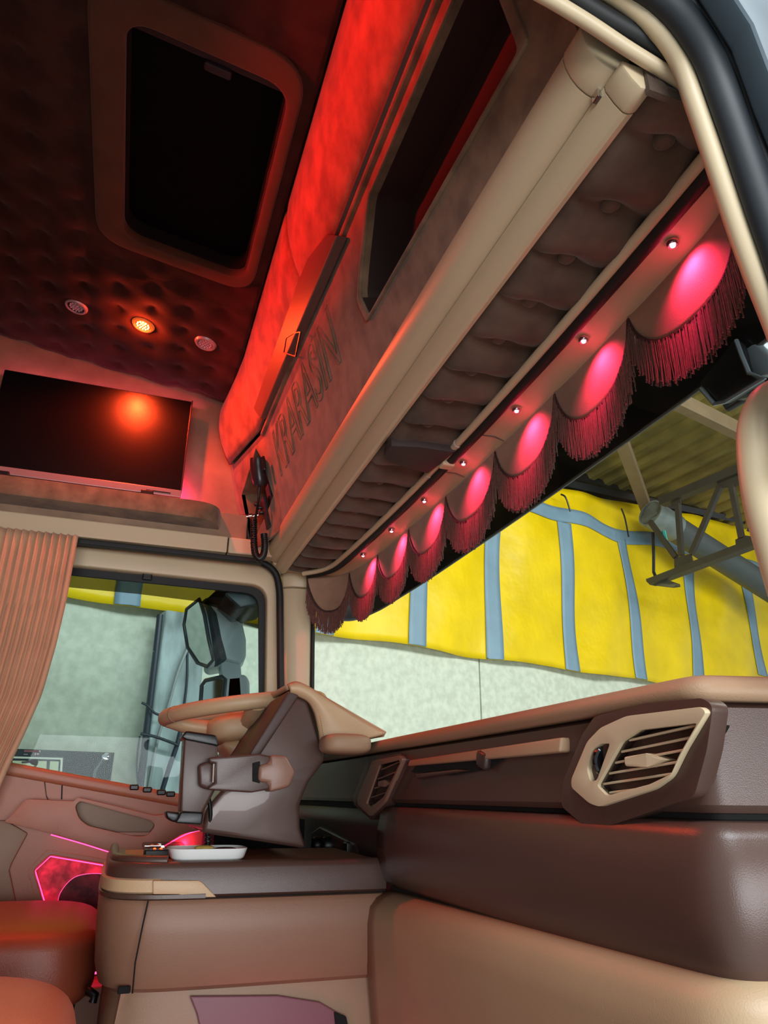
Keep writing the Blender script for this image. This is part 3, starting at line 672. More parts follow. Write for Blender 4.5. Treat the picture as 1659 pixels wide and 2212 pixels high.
# --- air vents
def vent(label, house_px, frame_px, open_px, nsl, X, wheel_px=None, slatdir=None, mat=None):
    H = [PX(*q, X+0.002) for q in house_px]; Fm = [PX(*q, X-0.006) for q in frame_px]; O = [PX(*q, X-0.006) for q in open_px]
    c = sum(O, Vector())/len(O)
    t = thing('air_vent', (X, c.y, min(p.z for p in H)), label, 'air vent', 'dashboard air vents')
    f2 = lambda x: (lambda y, z: (x, y, z))
    h2 = rpoly([(p.y, p.z) for p in H], 0.006, 3); fr2 = rpoly([(p.y, p.z) for p in Fm], 0.006, 3); o2 = rpoly([(p.y, p.z) for p in O], 0.004, 3)
    add('housing', bev(plate(h2, [o2], f2(X-0.002), (0.018, 0, 0)), 0.004, 3, 0.9), m_brown, t, smooth=0.5)
    holes = [o2]
    if wheel_px:
        w2 = rpoly([(p.y, p.z) for p in (PX(*q, X-0.006) for q in wheel_px)], 0.004, 3); holes.append(w2)
        add('thumbwheel_slot', plate(w2, [], f2(X-0.0005), (0.002, 0, 0)), m_void, t)
        wc = Vector((sum(p[0] for p in w2)/len(w2), sum(p[1] for p in w2)/len(w2)))
        add('thumbwheel', lathe([(0.0, -0.004), (0.016, -0.004), (0.018, -0.002), (0.018, 0.002), (0.016, 0.004), (0.0, 0.004)], (X+0.006, wc[0]-0.001, wc[1]), (0, 1, 0.15), 24), M('glossy_black', (12, 12, 14), 0.15, coat=0.5), t, smooth=0.6)
    add('frame', bev(plate(fr2, holes, f2(X-0.008), (0.008, 0, 0)), 0.0035, 3, 0.9), mat or m_beige, t, smooth=0.5)
    add('duct', J(grid([[Vector((X-0.004, *p)) for p in o2], [Vector((X+0.026, *p)) for p in o2]], cv=True), plate(o2, [], f2(X+0.026), (0.004, 0, 0))), m_black, t)
    zs = [p[1] for p in o2]; z0, z1 = min(zs), max(zs)
    for i in range(nsl):
        z = z0+(z1-z0)*(i+0.75)/(nsl+0.4); sl = slatdir or 0.0
        # clip the slat to the opening
        ys_ = []
        for a, b in zip(o2, o2[1:]+o2[:1]):
            da, db = a[1]-z-sl*(a[0]-c.y), b[1]-z-sl*(b[0]-c.y)
            if (da < 0) != (db < 0): k = da/(da-db); ys_.append(a[0]+(b[0]-a[0])*k)
        if len(ys_) < 2: continue
        ya, yb = min(ys_), max(ys_)
        q = lambda y, dx, dz: (X-0.002+dx, y, z+sl*(y-c.y)+dz)
        add('slat', bev(prism([q(ya, 0, -.0012), q(yb, 0, -.0012), q(yb, 0, .0012), q(ya, 0, .0012)], (0.022, 0, 0.003)), 0.0006, 1), mat or m_beige, t)
    for k in range(4):
        yy = c.y+(k-1.5)*0.028; add('guide_fin', bbx(X+0.020, X+0.0255, yy-.001, yy+.001, z0+.012, z1-.012), m_black, t)
    zc = z0+(z1-z0)*0.52
    add('slider', bev(prism([(X-0.008, c.y+0.030, zc-.004), (X-0.008, c.y-0.004, zc-.006), (X-0.002, c.y-0.030, zc), (X-0.008, c.y-0.004, zc+.007), (X-0.008, c.y+0.030, zc+.005)], (0.014, 0, 0)), 0.002), mat or m_beige, t)
    return t
vent('large beige-framed air vent at the passenger end of the dashboard',
     [(1290, 1548), (1400, 1520), (1525, 1508), (1548, 1525), (1535, 1620), (1508, 1720), (1462, 1736), (1297, 1793), (1275, 1790), (1219, 1742), (1222, 1690), (1262, 1590)],
     [(1271, 1602), (1300, 1572), (1355, 1547), (1517, 1527), (1529, 1538), (1480, 1620), (1451, 1679), (1414, 1705), (1297, 1743), (1275, 1735), (1237, 1701), (1237, 1683)],
     [(1346, 1602), (1385, 1577), (1510, 1562), (1470, 1632), (1453, 1672), (1407, 1694), (1314, 1719), (1293, 1697)], 6, 0.490,
     [(1278, 1688), (1271, 1660), (1284, 1618), (1300, 1607), (1321, 1606), (1292, 1686)], slatdir=-0.07)
vent('small brown air vent beside the instrument hood',
     [(868, 1628), (880, 1640), (838, 1740), (806, 1772), (768, 1738), (766, 1722), (798, 1640)],
     [(806, 1643), (866, 1632), (872, 1640), (832, 1732), (801, 1763), (774, 1738), (774, 1722)],
     [(822, 1652), (864, 1642), (866, 1648), (830, 1722), (802, 1744), (793, 1735)], 5, 0.494, slatdir=-0.10, mat=M('pinkish_brown_plastic', (128, 98, 82), 0.4))

# ================================================================== INSTRUMENT HOOD, WHEEL, HOLDER
ins = thing('instrument_hood', (0.32, 1.8, -0.10), 'brown instrument housing with a stitched beige leather hood', 'instrument hood')
YB = 1.50
side = [PY(*q, YB) for q in ((623, 1494), (666, 1512), (698, 1622), (705, 1640), (668, 1690), (648, 1740), (650, 1790), (664, 1834), (520, 1812), (436, 1800), (446, 1745), (536, 1640))]
add('housing', bev(prism(side, (0, 0.68, 0)), 0.010, 3, 0.4), M('glossy_brown', (84, 62, 55), 0.36, 0.04, 5, coat=0.25, metal=0.15), ins, smooth=0.5)
rr = [PY(*q, YB) for q in ((621, 1492), (645, 1503), (545, 1655), (522, 1652))]
add('rear_edge', bev(prism([q+Vector((0, -0.012, 0)) for q in rr], (0, 0.66, 0)), 0.006, 3), M('matt_brown_edge', (70, 50, 45), 0.55, 0.05, 5), ins, smooth=0.5)
# leather hood: a fan from the tip, over the top and down into the dash pad
top = [PY(*q, YB) for q in ((622, 1484), (640, 1478), (668, 1490), (700, 1510), (745, 1536), (790, 1562), (832, 1586))]
low = [PY(*q, YB) for q in ((626, 1494), (645, 1501), (668, 1514), (682, 1540), (690, 1580), (698, 1618), (740, 1610))]
rows = []
for k in range(9):
    t = k/8; rows.append([a.lerp(b, t)+Vector((0, -0.014*math.sin(math.pi*t), 0)) for a, b in zip(catmull(top, 4), catmull(low, 4))])
back = [[p+Vector((0, 0.66*s, 0.004*math.sin(math.pi*s))) for p in rows[0]] for s in (0.0, 0.05, 0.3, 0.7, 1.0)]
add('leather_hood', grid(rows), m_leather, ins, smooth=1.2, solid=0.012)
add('leather_top', grid(back), m_leather, ins, smooth=1.2, solid=0.012)
lp_ = catmull([PY(*q, YB-0.012) for q in ((652, 1496), (676, 1512), (690, 1545), (698, 1585), (704, 1614))], 8)
ms = [tube([a.lerp(b, .15), a.lerp(b, .85)], 0.0007, 4) for a, b in zip(lp_, lp_[1:])]
add('stitching', J(*ms), M('tan_thread_hood', (160, 120, 90), 0.7), ins, kind='stuff')
add('pad_nose', rbox(PY(745, 1608, 1.45), (0.10, 0.09, 0.040), 0.6), m_pad, ins, smooth=1.5)
swp = thing('switch_panel', PX(720, 1830, 0.50), 'dark brown switch panel with two rotary knobs below the small air vent', 'switch panel')
sp = [PX(*q, 0.515) for q in ((672, 1798), (690, 1785), (765, 1822), (778, 1868), (672, 1862))]
add('panel', bev(prism(sp, (0.02, 0, 0)), 0.004), m_brown_d, swp)
for q in ((690, 1826), (712, 1826)):
    add('rotary_knob', lathe([(0.022, 0.0), (0.022, 0.012), (0.018, 0.018), (0.0, 0.018)], PX(*q, 0.515), (-1, 0, 0), 20), m_black, swp, smooth=0.6)
p = PX(750, 1836, 0.514); add('rocker_switch', box(p, (0.012, 0.034, 0.034), 0.003), m_black, swp)
p = PX(750, 1842, 0.507); add('switch_mark', box(p, (0.003, 0.010, 0.006), 0.001), M('white_print', (200, 195, 190), 0.5), swp)

wh_ = thing('steering_wheel', (0.31, 1.90, 0.10), 'beige leather steering wheel behind the phone holder', 'steering wheel')
tilt = Matrix.Rotation(-math.radians(8.5), 3, 'Y'); wc = Vector((0.277, 1.885, 0.203))
ring = [wc+tilt @ Vector((0.193*math.cos(a), 0.193*math.sin(a), 0)) for a in [2*math.pi*i/64 for i in range(64)]]
add('rim', tube(ring, 0.0185, 14, closed=True), m_leather, wh_, smooth=1.3)
for a0 in (math.radians(204), math.radians(310)):
    q = [wc+tilt @ Vector((0.193*math.cos(a0+d), 0.193*math.sin(a0+d), 0)) for d in (-0.012, 0.012)]
    add('rim_seam', tube(q, 0.0193, 14), M('beige_seam', (150, 120, 95), 0.5), wh_, smooth=1.3)
add('hub', rbox(wc+tilt @ Vector((0.0, 0.0, -0.045)), (0.20, 0.19, 0.07), 0.55, rot=tilt), m_leather, wh_, smooth=1.4)
for a in (math.radians(90), math.radians(270), math.radians(180)):
    e = wc+tilt @ Vector((0.186*math.cos(a), 0.186*math.sin(a), -0.004)); s_ = wc+tilt @ Vector((0.06*math.cos(a), 0.06*math.sin(a), -0.040))
    m_ = e.lerp(s_, 0.5)+Vector((0, 0, -0.008))
    add('spoke', tube(catmull([s_, m_, e], 6), 0.020, 10, sq=1.3), m_leather, wh_, smooth=1.3)
add('column_cover', bev(prism([wc+tilt @ Vector(v) for v in ((-0.075, -0.08, -0.075), (0.05, -0.08, -0.075), (0.07, -0.07, -0.20), (0.0, -0.07, -0.20))], (0, 0.16, 0)), 0.02, 4), m_leather, wh_, smooth=0.6)
add('stalk', tube([wc+Vector((0.03, -0.08, -0.075)), wc+Vector((0.04, -0.24, -0.055))], [0.014, 0.010], 10), m_black, wh_, smooth=1)

hol = thing('phone_holder', PY(420, 1785, 1.46), 'brown clamp phone holder on a jointed arm in front of the steering wheel', 'phone holder')
def pbox(name, pts, y0, y1, mat, b=0.006):
    add(name, bev(prism([PY(*q, y0) for q in pts], (0, y1-y0, 0)), b, 3, 0.4), mat, hol, smooth=0.5)
pbox('backplate', [(398, 1590), (470, 1600), (474, 1690), (432, 1770), (388, 1768), (392, 1690)], 1.46, 1.52, m_brown)
pbox('top_clamp', [(392, 1592), (402, 1578), (468, 1588), (473, 1612), (402, 1598)], 1.448, 1.53, m_black, 0.004)
pbox('bottom_clamp', [(390, 1752), (440, 1755), (436, 1782), (378, 1778), (384, 1768)], 1.448, 1.53, m_black, 0.004)
pbox('side_clamp', [(358, 1752), (395, 1756), (392, 1776), (372, 1776), (360, 1768)], 1.47, 1.53, m_black, 0.004)
pbox('hinge_near', [(428, 1652), (448, 1644), (470, 1650), (470, 1694), (448, 1706), (430, 1698)], 1.435, 1.465, m_brown)
pbox('arm', [(452, 1636), (560, 1628), (590, 1634), (590, 1704), (545, 1712), (448, 1706), (456, 1694), (466, 1690), (466, 1650), (452, 1648)], 1.425, 1.475, m_brown)
pbox('hinge_far', [(560, 1652), (584, 1648), (584, 1630), (620, 1632), (640, 1668), (626, 1700), (582, 1712), (582, 1692), (558, 1688)], 1.415, 1.478, M('light_brown_plastic', (136, 100, 84), 0.4), 0.007)
pbox('hinge_gap', [(546, 1648), (562, 1644), (562, 1692), (546, 1688)], 1.421, 1.44, m_void, 0.001)
for q in ((460, 1671), (460, 1646)):
    pass
a, b = PY(463, 1650, 1.424), PY(461, 1690, 1.424); add('hinge_pin', tube([a, b], 0.0035, 8), m_chrome, hol)
add('power_cable', tube(catmull([PY(448, 1706, 1.49), PY(455, 1760, 1.50), PY(448, 1800, 1.51), PY(452, 1850, 1.52), PY(450, 1866, 1.55)], 6), 0.004, 8), m_black, hol, smooth=1)
add('cable_coil', tube([PY(451, 1800, 1.51)+Vector((0.006*math.cos(i*.9), 0.006*math.sin(i*.9), -0.0011*i)) for i in range(42)], 0.0022, 6), m_black, hol, smooth=1)

# ================================================================== CENTRE CONSOLE
con = thing('centre_console', (0.25, 1.55, -0.85), 'tan and brown centre console with a tray top and drawer front', 'console')
cp = [(0.498, 1.42), (0.40, 1.418), (0.25, 1.417), (0.12, 1.42), (0.06, 1.43), (0.025, 1.452), (0.008, 1.487), (0.002, 1.53), (0.0, 1.62), (0.0, 1.80)]
cp = [tuple(p)[:2] for p in catmull([(a, b, 0) for a, b in cp], 5)]
add('top_band', sweep(cp, [(-0.03, -0.110), (-0.006, -0.108), (0.002, -0.113), (0.005, -0.120), (0.006, -0.160), (0.0, -0.165), (-0.01, -0.166)], 1), m_brown, con, smooth=0.7)
add('tray_top', plate([(p[0]+(0.0 if p[1] < 1.43 else 0.02), p[1]+0.018) for p in cp]+[(0.5, 1.80)], [], lambda x, y: (x, y, -0.114), (0, 0, -0.02)), m_door, con)
add('tray_lip', tube([(p[0]+0.008, p[1]+0.010, -0.108) for p in cp if p[0] < 0.09], 0.009, 8), m_brown, con, smooth=1)
add('body', sweep(cp, [(-0.012, -0.166), (0.004, -0.168), (0.010, -0.176), (0.008, -0.22), (0.002, -0.275), (-0.006, -0.298), (-0.02, -0.306)], 1), M('console_tan', (134, 97, 76), 0.45, 0.04, 5, 0.15, 600), con, smooth=0.7)
add('body_gap', sweep(cp, [(-0.003, -0.160), (-0.004, -0.172)], 1), m_void, con)
fcx = [(p.x, p.z) for p in (PY(*q, 1.41) for q in ((330, 1902), (430, 1902), (437, 1906), (468, 1938), (392, 1940), (388, 1932), (330, 1932)))]
add('trim_insert', bev(plate(fcx, [], f_y(1.4085), (0, 0.012, 0)), 0.0025, 2, 0.8), m_leather, con, smooth=0.5)
add('corner_insert', sweep([p for p in cp if p[0] < 0.10], [(0.004, -0.134), (0.010, -0.137), (0.010, -0.155), (0.005, -0.158)], 1), m_leather, con, smooth=0.7)
add('corner_ridge', sweep([p for p in cp if p[0] < 0.175], [(0.004, -0.157), (0.012, -0.159), (0.012, -0.165), (0.004, -0.167)], 1), m_brown, con, smooth=0.7)
a = [PY(*q, 1.4075) for q in ((320, 1946), (308, 2000), (292, 2080), (286, 2146))]
add('drawer_seam', tube(a, 0.0013, 6), m_void, con)
add('lower_body', sweep([(x+0.02 if y > 1.44 else x, y+0.015) for x, y in cp], [(-0.012, -0.300), (-0.005, -0.304), (0.0, -0.35), (0.0, -0.50), (-0.02, -0.86)], 1), m_door_b, con, smooth=0.7)
alc = [PY(*q, 1.428) for q in ((410, 2152), (600, 2150), (690, 2164), (735, 2190), (745, 2260), (440, 2260), (425, 2190))]
add('footwell_pocket', bev(plate([(p.x, p.z) for p in alc], [], f_y(1.4255), (0, 0.006, 0)), 0.002), M('pink_lit_plastic', (118, 70, 80), 0.4), con)  # pink footwell light is put into the pocket's base colour
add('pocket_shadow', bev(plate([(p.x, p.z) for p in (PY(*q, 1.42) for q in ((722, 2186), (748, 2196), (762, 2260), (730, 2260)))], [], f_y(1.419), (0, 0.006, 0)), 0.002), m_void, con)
light('footwell_lamp', 'POINT', (0.30, 1.25, -0.55), 0.7, (1.0, 0.08, 0.25), 0.03)
add('foot_gap', box(PY(268, 2138, 1.425), (0.02, 0.01, 0.010), 0.002), m_void, con)

# things lying on the console
dish = thing('serving_dish', (0.165, 1.50, -0.114), 'white oblong dish on top of the centre console', 'dish')
def rr2(w, h, r, z, cx=0.170, cy=1.485): return [(cx+u, cy+v, z) for u, v in rpoly([(-w/2, -h/2), (w/2, -h/2), (w/2, h/2), (-w/2, h/2)], r, 6)]
zb = -0.1135
add('bowl', grid([rr2(.09, .06, .02, zb), rr2(.115, .085, .028, zb+.001), rr2(.132, .10, .034, zb+.008), rr2(.142, .108, .038, zb+.023), rr2(.139, .105, .037, zb+.0235), rr2(.126, .094, .032, zb+.010), rr2(.10, .07, .025, zb+.005)], cv=True, caps=True), m_white, dish, smooth=1.0)
add('snack', rbox((0.165, 1.492, -0.0935), (0.036, 0.03, 0.012), 0.7), M('yellow_snack', (222, 190, 96), 0.6, 0.15, 90, 0.4, 200), dish, smooth=1.5)
add('dark_content', rbox((0.205, 1.49, -0.096), (0.042, 0.05, 0.010), 0.7), M('dark_red_content', (70, 18, 16), 0.5), dish, smooth=1.5)
dev = thing('small_device', (0.09, 1.58, -0.114), 'small black device with red lights behind the white dish', 'device')
add('case', bbx(0.062, 0.135, 1.56, 1.62, -0.1135, -0.098, 0.003), m_black, dev)
add('clear_lid', bbx(0.058, 0.135, 1.556, 1.624, -0.0975, -0.088, 0.003), MG('clear_plastic', (0.7, 0.7, 0.7), 0.2), dev)
for q in (0.080, 0.092): add('indicator_light', lathe([(0.003, 0), (0.002, 0.002), (0, 0.0025)], (q, 1.565, -0.0975), (0, 0, 1), 8), ME('red_indicator', (1, .1, .02), 6), dev)

# ================================================================== SEATS, CURTAIN, RADIO
st = thing('driver_seat', (-0.25, 1.95, -0.86), "driver's red-lit leather seat cushion beside the glowing door panel", 'seat')
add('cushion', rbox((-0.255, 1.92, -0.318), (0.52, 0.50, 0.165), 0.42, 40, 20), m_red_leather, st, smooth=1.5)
add('cushion_base', bev(bbx(-0.50, -0.03, 1.70, 2.14, -0.47, -0.36), 0.02, 3), m_brown_d, st, smooth=0.6)
add('pedestal', bev(bbx(-0.46, -0.10, 1.74, 2.10, -0.86, -0.46), 0.02, 3), m_black, st, smooth=0.6)
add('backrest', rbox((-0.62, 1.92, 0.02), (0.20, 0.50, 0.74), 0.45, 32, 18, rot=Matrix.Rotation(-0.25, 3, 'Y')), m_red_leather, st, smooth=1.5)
add('adjuster_lever', tube([PY(190, 2140, 1.68), PY(205, 2150, 1.67), PY(200, 2165, 1.67)], 0.008, 8), m_black, st, smooth=1)
st2 = thing('passenger_seat', (-0.30, 1.0, -0.86), 'tan leather passenger seat cushion in the bottom left corner', 'seat')
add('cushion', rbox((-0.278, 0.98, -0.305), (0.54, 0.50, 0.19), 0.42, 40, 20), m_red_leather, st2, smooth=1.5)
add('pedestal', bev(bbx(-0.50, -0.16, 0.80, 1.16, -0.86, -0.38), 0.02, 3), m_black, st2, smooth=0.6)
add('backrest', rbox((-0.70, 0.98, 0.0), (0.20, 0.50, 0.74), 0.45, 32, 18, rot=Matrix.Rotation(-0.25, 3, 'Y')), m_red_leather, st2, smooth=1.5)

cur = thing('curtain', (-0.4, 2.25, 0.0), "tan pleated curtain drawn back beside the driver's window", 'curtain')
def cedge(z):
    pts = [(0.735, -0.222), (0.53, -0.223), (0.40, -0.229), (0.26, -0.242), (0.15, -0.268), (0.07, -0.290), (0.0, -0.306), (-0.05, -0.31)]
    for (z0, x0), (z1, x1) in zip(pts, pts[1:]):
        if z1 <= z <= z0: t = (z0-z)/(z0-z1); return x0+(x1-x0)*t
    return pts[-1][1] if z < 0 else pts[0][1]
rows = []
for i in range(36):
    z = 0.738-0.775*i/35; row = []; xe = cedge(max(-0.05, z))
    for j in range(241):
        s = j/240; ph = s*24*2*math.pi
        a = 0.0135*(0.75+0.25*math.sin(3*s+1.3*z*4))
        x = -0.72+(xe+0.72)*s+0.004*math.sin(ph*2)
        row.append((x, 2.262+a*math.sin(ph+0.4*math.sin(5*z))+0.02*(1-i/35)*0, z))
    rows.append(row)
m_curt = M('curtain_cloth', (196, 156, 122), 0.75, 0.06, 12, 0.25, 900, sheen=0.2)
add('cloth', grid(rows), m_curt, cur, smooth=1.4, solid=0.003)
hem = [Vector((cedge(z)-0.006, 2.262, z)) for z in [0.736-0.73*i/24 for i in range(25)]]
add('leading_hem', tube(hem, 0.0125, 10, sq=0.7), m_curt, cur, smooth=1.3)
add('curtain_track', bbx(-0.90, 0.36, 2.300, 2.330, 0.728, 0.744, 0.003), m_rubber, label='black curtain track above the driver window', cat='curtain track')

rad = thing('citizens_band_radio', PB(560, 1130)+Vector((0.03, 0, 0)), 'black two-way radio with chrome connectors in the locker end cubby', 'radio')
def rb(name, px, size, mat, d=0.0, b=0.003, rot=None): 
    p = PB(*px)+Vector((d, 0, 0)); add(name, box(p, size, b, rot), mat, rad); return p
rb('body', (578, 1090), (0.07, 0.055, 0.16), m_black, 0.045, 0.004, Matrix.Rotation(-0.25, 3, 'Y'))
rb('front_plate', (572, 1110), (0.012, 0.06, 0.11), m_black, 0.004, 0.003, Matrix.Rotation(-0.25, 3, 'Y'))
for q in ((562, 1096), (566, 1106), (556, 1088)):
    add('knob', lathe([(0.008, 0.0), (0.008, 0.012), (0.006, 0.015), (0, 0.015)], PB(*q)+Vector((0.004, 0, 0)), (-1, 0, -0.25), 14), m_black, rad, smooth=0.7)
for q in ((541, 1113), (555, 1112)):
    add('connector', lathe([(0.006, 0.0), (0.009, 0.003), (0.009, 0.012), (0.006, 0.014), (0.006, 0.022), (0.0, 0.022)], PB(*q)+Vector((0.008, 0, 0)), (-1, 0.3, -0.25), 14), m_chrome, rad, smooth=0.6)
add('button_row', J(*[box(PB(560+i*1.5, 1096+i*3)+Vector((-0.004, 0, 0)), (0.004, 0.010, 0.004)) for i in range(4)]), M('red_print', (190, 60, 50), 0.5), rad)
add('aerial_cable', tube(catmull([PB(536, 1113)+Vector((0, 0, 0)), PB(520, 1117)+Vector((-0.04, 0, 0)), PB(504, 1135)+Vector((-0.05, 0, 0)), PB(505, 1152)+Vector((-0.05, 0, 0)), PB(520, 1159)+Vector((-0.03, 0, 0)), PB(534, 1147)+Vector((0.0, 0, 0))], 8), 0.0025, 8), m_black, rad, smooth=1)
rb('bracket', (600, 1050), (0.012, 0.05, 0.10), m_black, 0.02, 0.003, Matrix.Rotation(-0.25, 3, 'Y'))
rb('bracket_screw', (594, 1030), (0.006, 0.010, 0.010), m_chrome, 0.006, 0.001)
mic = thing('microphone', PB(580, 1045)+Vector((-0.04, 0, -0.05)), 'dark hand microphone with a coiled cord hanging by the radio', 'microphone')
mb = [PB(*q)+Vector((-0.03, 0, 0)) for q in ((575, 992), (576, 1010), (578, 1028), (580, 1043), (580, 1052))]
add('body', tube(catmull(mb, 5), [0.020+0.013*math.sin(math.pi*min(1, 0.25+0.62*i/20)) if i < 19 else 0.012 for i in range(21)], 14, sq=0.75), M('dark_violet_grey_plastic', (44, 38, 42), 0.32), mic, smooth=1.2)
add('talk_button', box(PB(590, 1005)+Vector((-0.03, 0, 0)), (0.010, 0.02, 0.05), 0.004, Matrix.Rotation(-0.2, 3, 'Y')), m_black, mic)
add('cable', tube(catmull([PB(580, 1052)+Vector((-0.03, 0, 0)), PB(581, 1085)+Vector((-0.035, 0, 0)), PB(575, 1120)+Vector((-0.035, 0, 0)), PB(567, 1148)+Vector((-0.035, 0, 0))], 6), 0.004, 8), m_black, mic, smooth=1)
YM = 2.16
ctr = catmull([PY(*q, YM) for q in ((548, 1122), (548, 1150), (549, 1180), (552, 1198), (560, 1207), (569, 1198), (572, 1178), (570, 1154))], 60)
coil = []; u_prev = None
for i, p in enumerate(ctr):
    t = (ctr[min(i+1, len(ctr)-1)]-ctr[max(i-1, 0)]).normalized(); u = Vector((0, 1, 0)); v = t.cross(u).normalized()
    coil.append(p+(u*math.cos(i*0.85)+v*math.sin(i*0.85))*0.0095)
add('coiled_cord', tube(coil, 0.0026, 6), m_black, mic, smooth=1)
# ================================================================== OUTSIDE THE CAB
vis = thing('sun_visor', (0.95, 1.4, 0.63), 'dark smoked exterior sun visor above the windscreen', 'sun visor')
vpx = catmull([(0.90, 0.10, 0.735), (0.945, 0.6, 0.735), (0.955, 1.4, 0.727), (0.95, 2.2, 0.724), (0.925, 2.46, 0.712), (0.86, 2.58, 0.672), (0.76, 2.62, 0.636), (0.64, 2.62, 0.655), (0.56, 2.60, 0.74)], 6)
add('visor_blade', grid([[p, p+Vector((0.0, 0, 0.004)), Vector((p.x-0.10, p.y, max(p.z+0.20, 0.93)))] for p in vpx]), M('smoked_black_plastic', (17, 17, 18), 0.3), vis, smooth=0.8, solid=0.008)
add('edge_strip', tube(vpx, 0.004, 6), M('grey_edge', (84, 84, 80), 0.4), vis, smooth=1)
for yb in (0.5, 1.39, 2.2): add('visor_bracket', bbx(0.765, 0.89, yb, yb+0.03, 0.84, 0.87), m_black, vis)
fm = thing('front_mirror', (1.0, 0.82, 0.66), 'black and blue-grey front mirror hanging at the right end of the visor', 'mirror')
a = [PX(*q, 0.93) for q in ((1508, 828), (1586, 728), (1598, 742), (1612, 800), (1640, 820), (1560, 868), (1542, 872))]
add('glass_face', bev(prism(a, (0.02, 0, 0)), 0.006, 3), M('dark_mirror_back', (30, 31, 34), 0.3), fm, smooth=0.5)
b = [PX(*q, 0.945) for q in ((1588, 730), (1602, 726), (1625, 732), (1664, 762), (1670, 806), (1628, 815), (1612, 800))]
add('cap', bev(prism(b, (0.10, -0.02, 0)), 0.010, 3), M('blue_grey_cap', (118, 132, 140), 0.35), fm, smooth=0.5)
add('rim', tube([PX(*q, 0.926) for q in ((1590, 735), (1602, 768), (1618, 806), (1652, 816), (1566, 868), (1543, 873), (1514, 840))], 0.004, 6), M('steel_rim', (130, 142, 150), 0.3, metal=0.5), fm)
add('arm', tube([PX(1625, 850, 0.98), PX(1570, 878, 0.99), PX(1700, 800, 0.99)], 0.012, 8), m_black, fm, smooth=1)

mir = thing('wing_mirror', (0.33, 2.75, 0.3), "grey double wing mirror outside the driver's window", 'mirror')
m_mgrey = M('mirror_grey_plastic', (172, 182, 186), 0.4, 0.04, 5)
m_mdark = M('mirror_dark_plastic', (62, 68, 72), 0.4, 0.04, 5)
m_mirror = M('mirror_glass', (205, 214, 212), 0.03, metal=1.0)
YM1 = 2.72
hs_ = [(440, 1300), (470, 1290), (500, 1296), (520, 1325), (532, 1380), (532, 1424), (490, 1436), (455, 1442), (440, 1440)]
add('housing', bev(prism([PY(*q, YM1) for q in hs_], (0.02, 0.20, 0)), 0.02, 4), m_mgrey, mir, smooth=0.6)
gl = [PY(417, 1350, YM1+0.10), PY(428, 1318, YM1+0.08), PY(448, 1298, YM1), PY(452, 1330, YM1-0.02), PY(462, 1380, YM1-0.02), PY(477, 1420, YM1-0.02), PY(450, 1436, YM1), PY(436, 1428, YM1+0.05), PY(424, 1395, YM1+0.10)]
c = sum(gl, Vector())/len(gl)
nrm = (gl[2]-gl[0]).cross(gl[5]-gl[0]).normalized()
if nrm.y > 0: nrm = -nrm
proj_pl = lambda p, k, o_: p-(nrm*((p-c).dot(nrm)))+(p-c)*k+nrm*o_
add('mirror_bezel', prism([proj_pl(p, 0.10, 0.0) for p in gl], -nrm*0.03, 0.004), m_mdark, mir, smooth=0.6)
add('mirror_rim', tube([proj_pl(p, 0.06, 0.030) for p in gl], 0.007, 8, closed=True), m_mdark, mir, smooth=1)
add('mirror_pane', prism([proj_pl(p, 0.0, 0.030) for p in gl], -nrm*0.003), m_mirror, mir)
add('shoulder', bev(prism([PY(*q, YM1-0.01) for q in ((448, 1292), (478, 1285), (500, 1288), (516, 1325), (530, 1424), (520, 1436), (480, 1425), (462, 1380), (452, 1330))], (0.0, 0.10, 0)), 0.012, 4), m_mgrey, mir, smooth=0.6)
add('upper_arm', bev(prism([PY(*q, YM1-0.02) for q in ((474, 1268), (532, 1266), (518, 1296), (508, 1312), (440, 1300), (452, 1288))], (0, 0.08, 0)), 0.008, 3), m_mdark, mir, smooth=0.5)
add('stem', bev(prism([PY(*q, YM1) for q in ((476, 1430), (520, 1424), (526, 1520), (486, 1520))], (0, 0.08, 0)), 0.008, 3), m_mgrey, mir, smooth=0.5)
add('mount_arm', bev(prism([PY(*q, 2.46) for q in ((486, 1280), (575, 1268), (585, 1300), (520, 1312))], (0, 0.30, 0)), 0.006), m_mdark, mir, smooth=0.5)
add('lower_housing', bev(prism([PY(*q, YM1) for q in ((490, 1460), (530, 1456), (540, 1470), (542, 1580), (480, 1580), (488, 1480))], (0.0, 0.10, 0)), 0.012, 3), m_mgrey, mir, smooth=0.5)
ylo = lambda q: YM1-0.012+(490-q[0])/66*0.10
lo = [PY(*q, ylo(q)) for q in ((424, 1600), (432, 1478), (442, 1466), (482, 1457), (490, 1464), (478, 1600))]
li = [PY(*q, ylo(q)-0.001) for q in ((430, 1600), (440, 1484), (446, 1474), (478, 1467), (483, 1470), (472, 1600))]
f2_ = lambda x, z: (x, YM1-0.012, z)
add('lower_bezel', tube([a_.lerp(b_, 0.5) for a_, b_ in zip(lo, li)], 0.008, 8, closed=True), m_mdark, mir, smooth=1)
add('lower_pane', prism(li, (0.004, 0.004, 0)), M('convex_mirror', (200, 212, 206), 0.05, metal=1.0), mir)

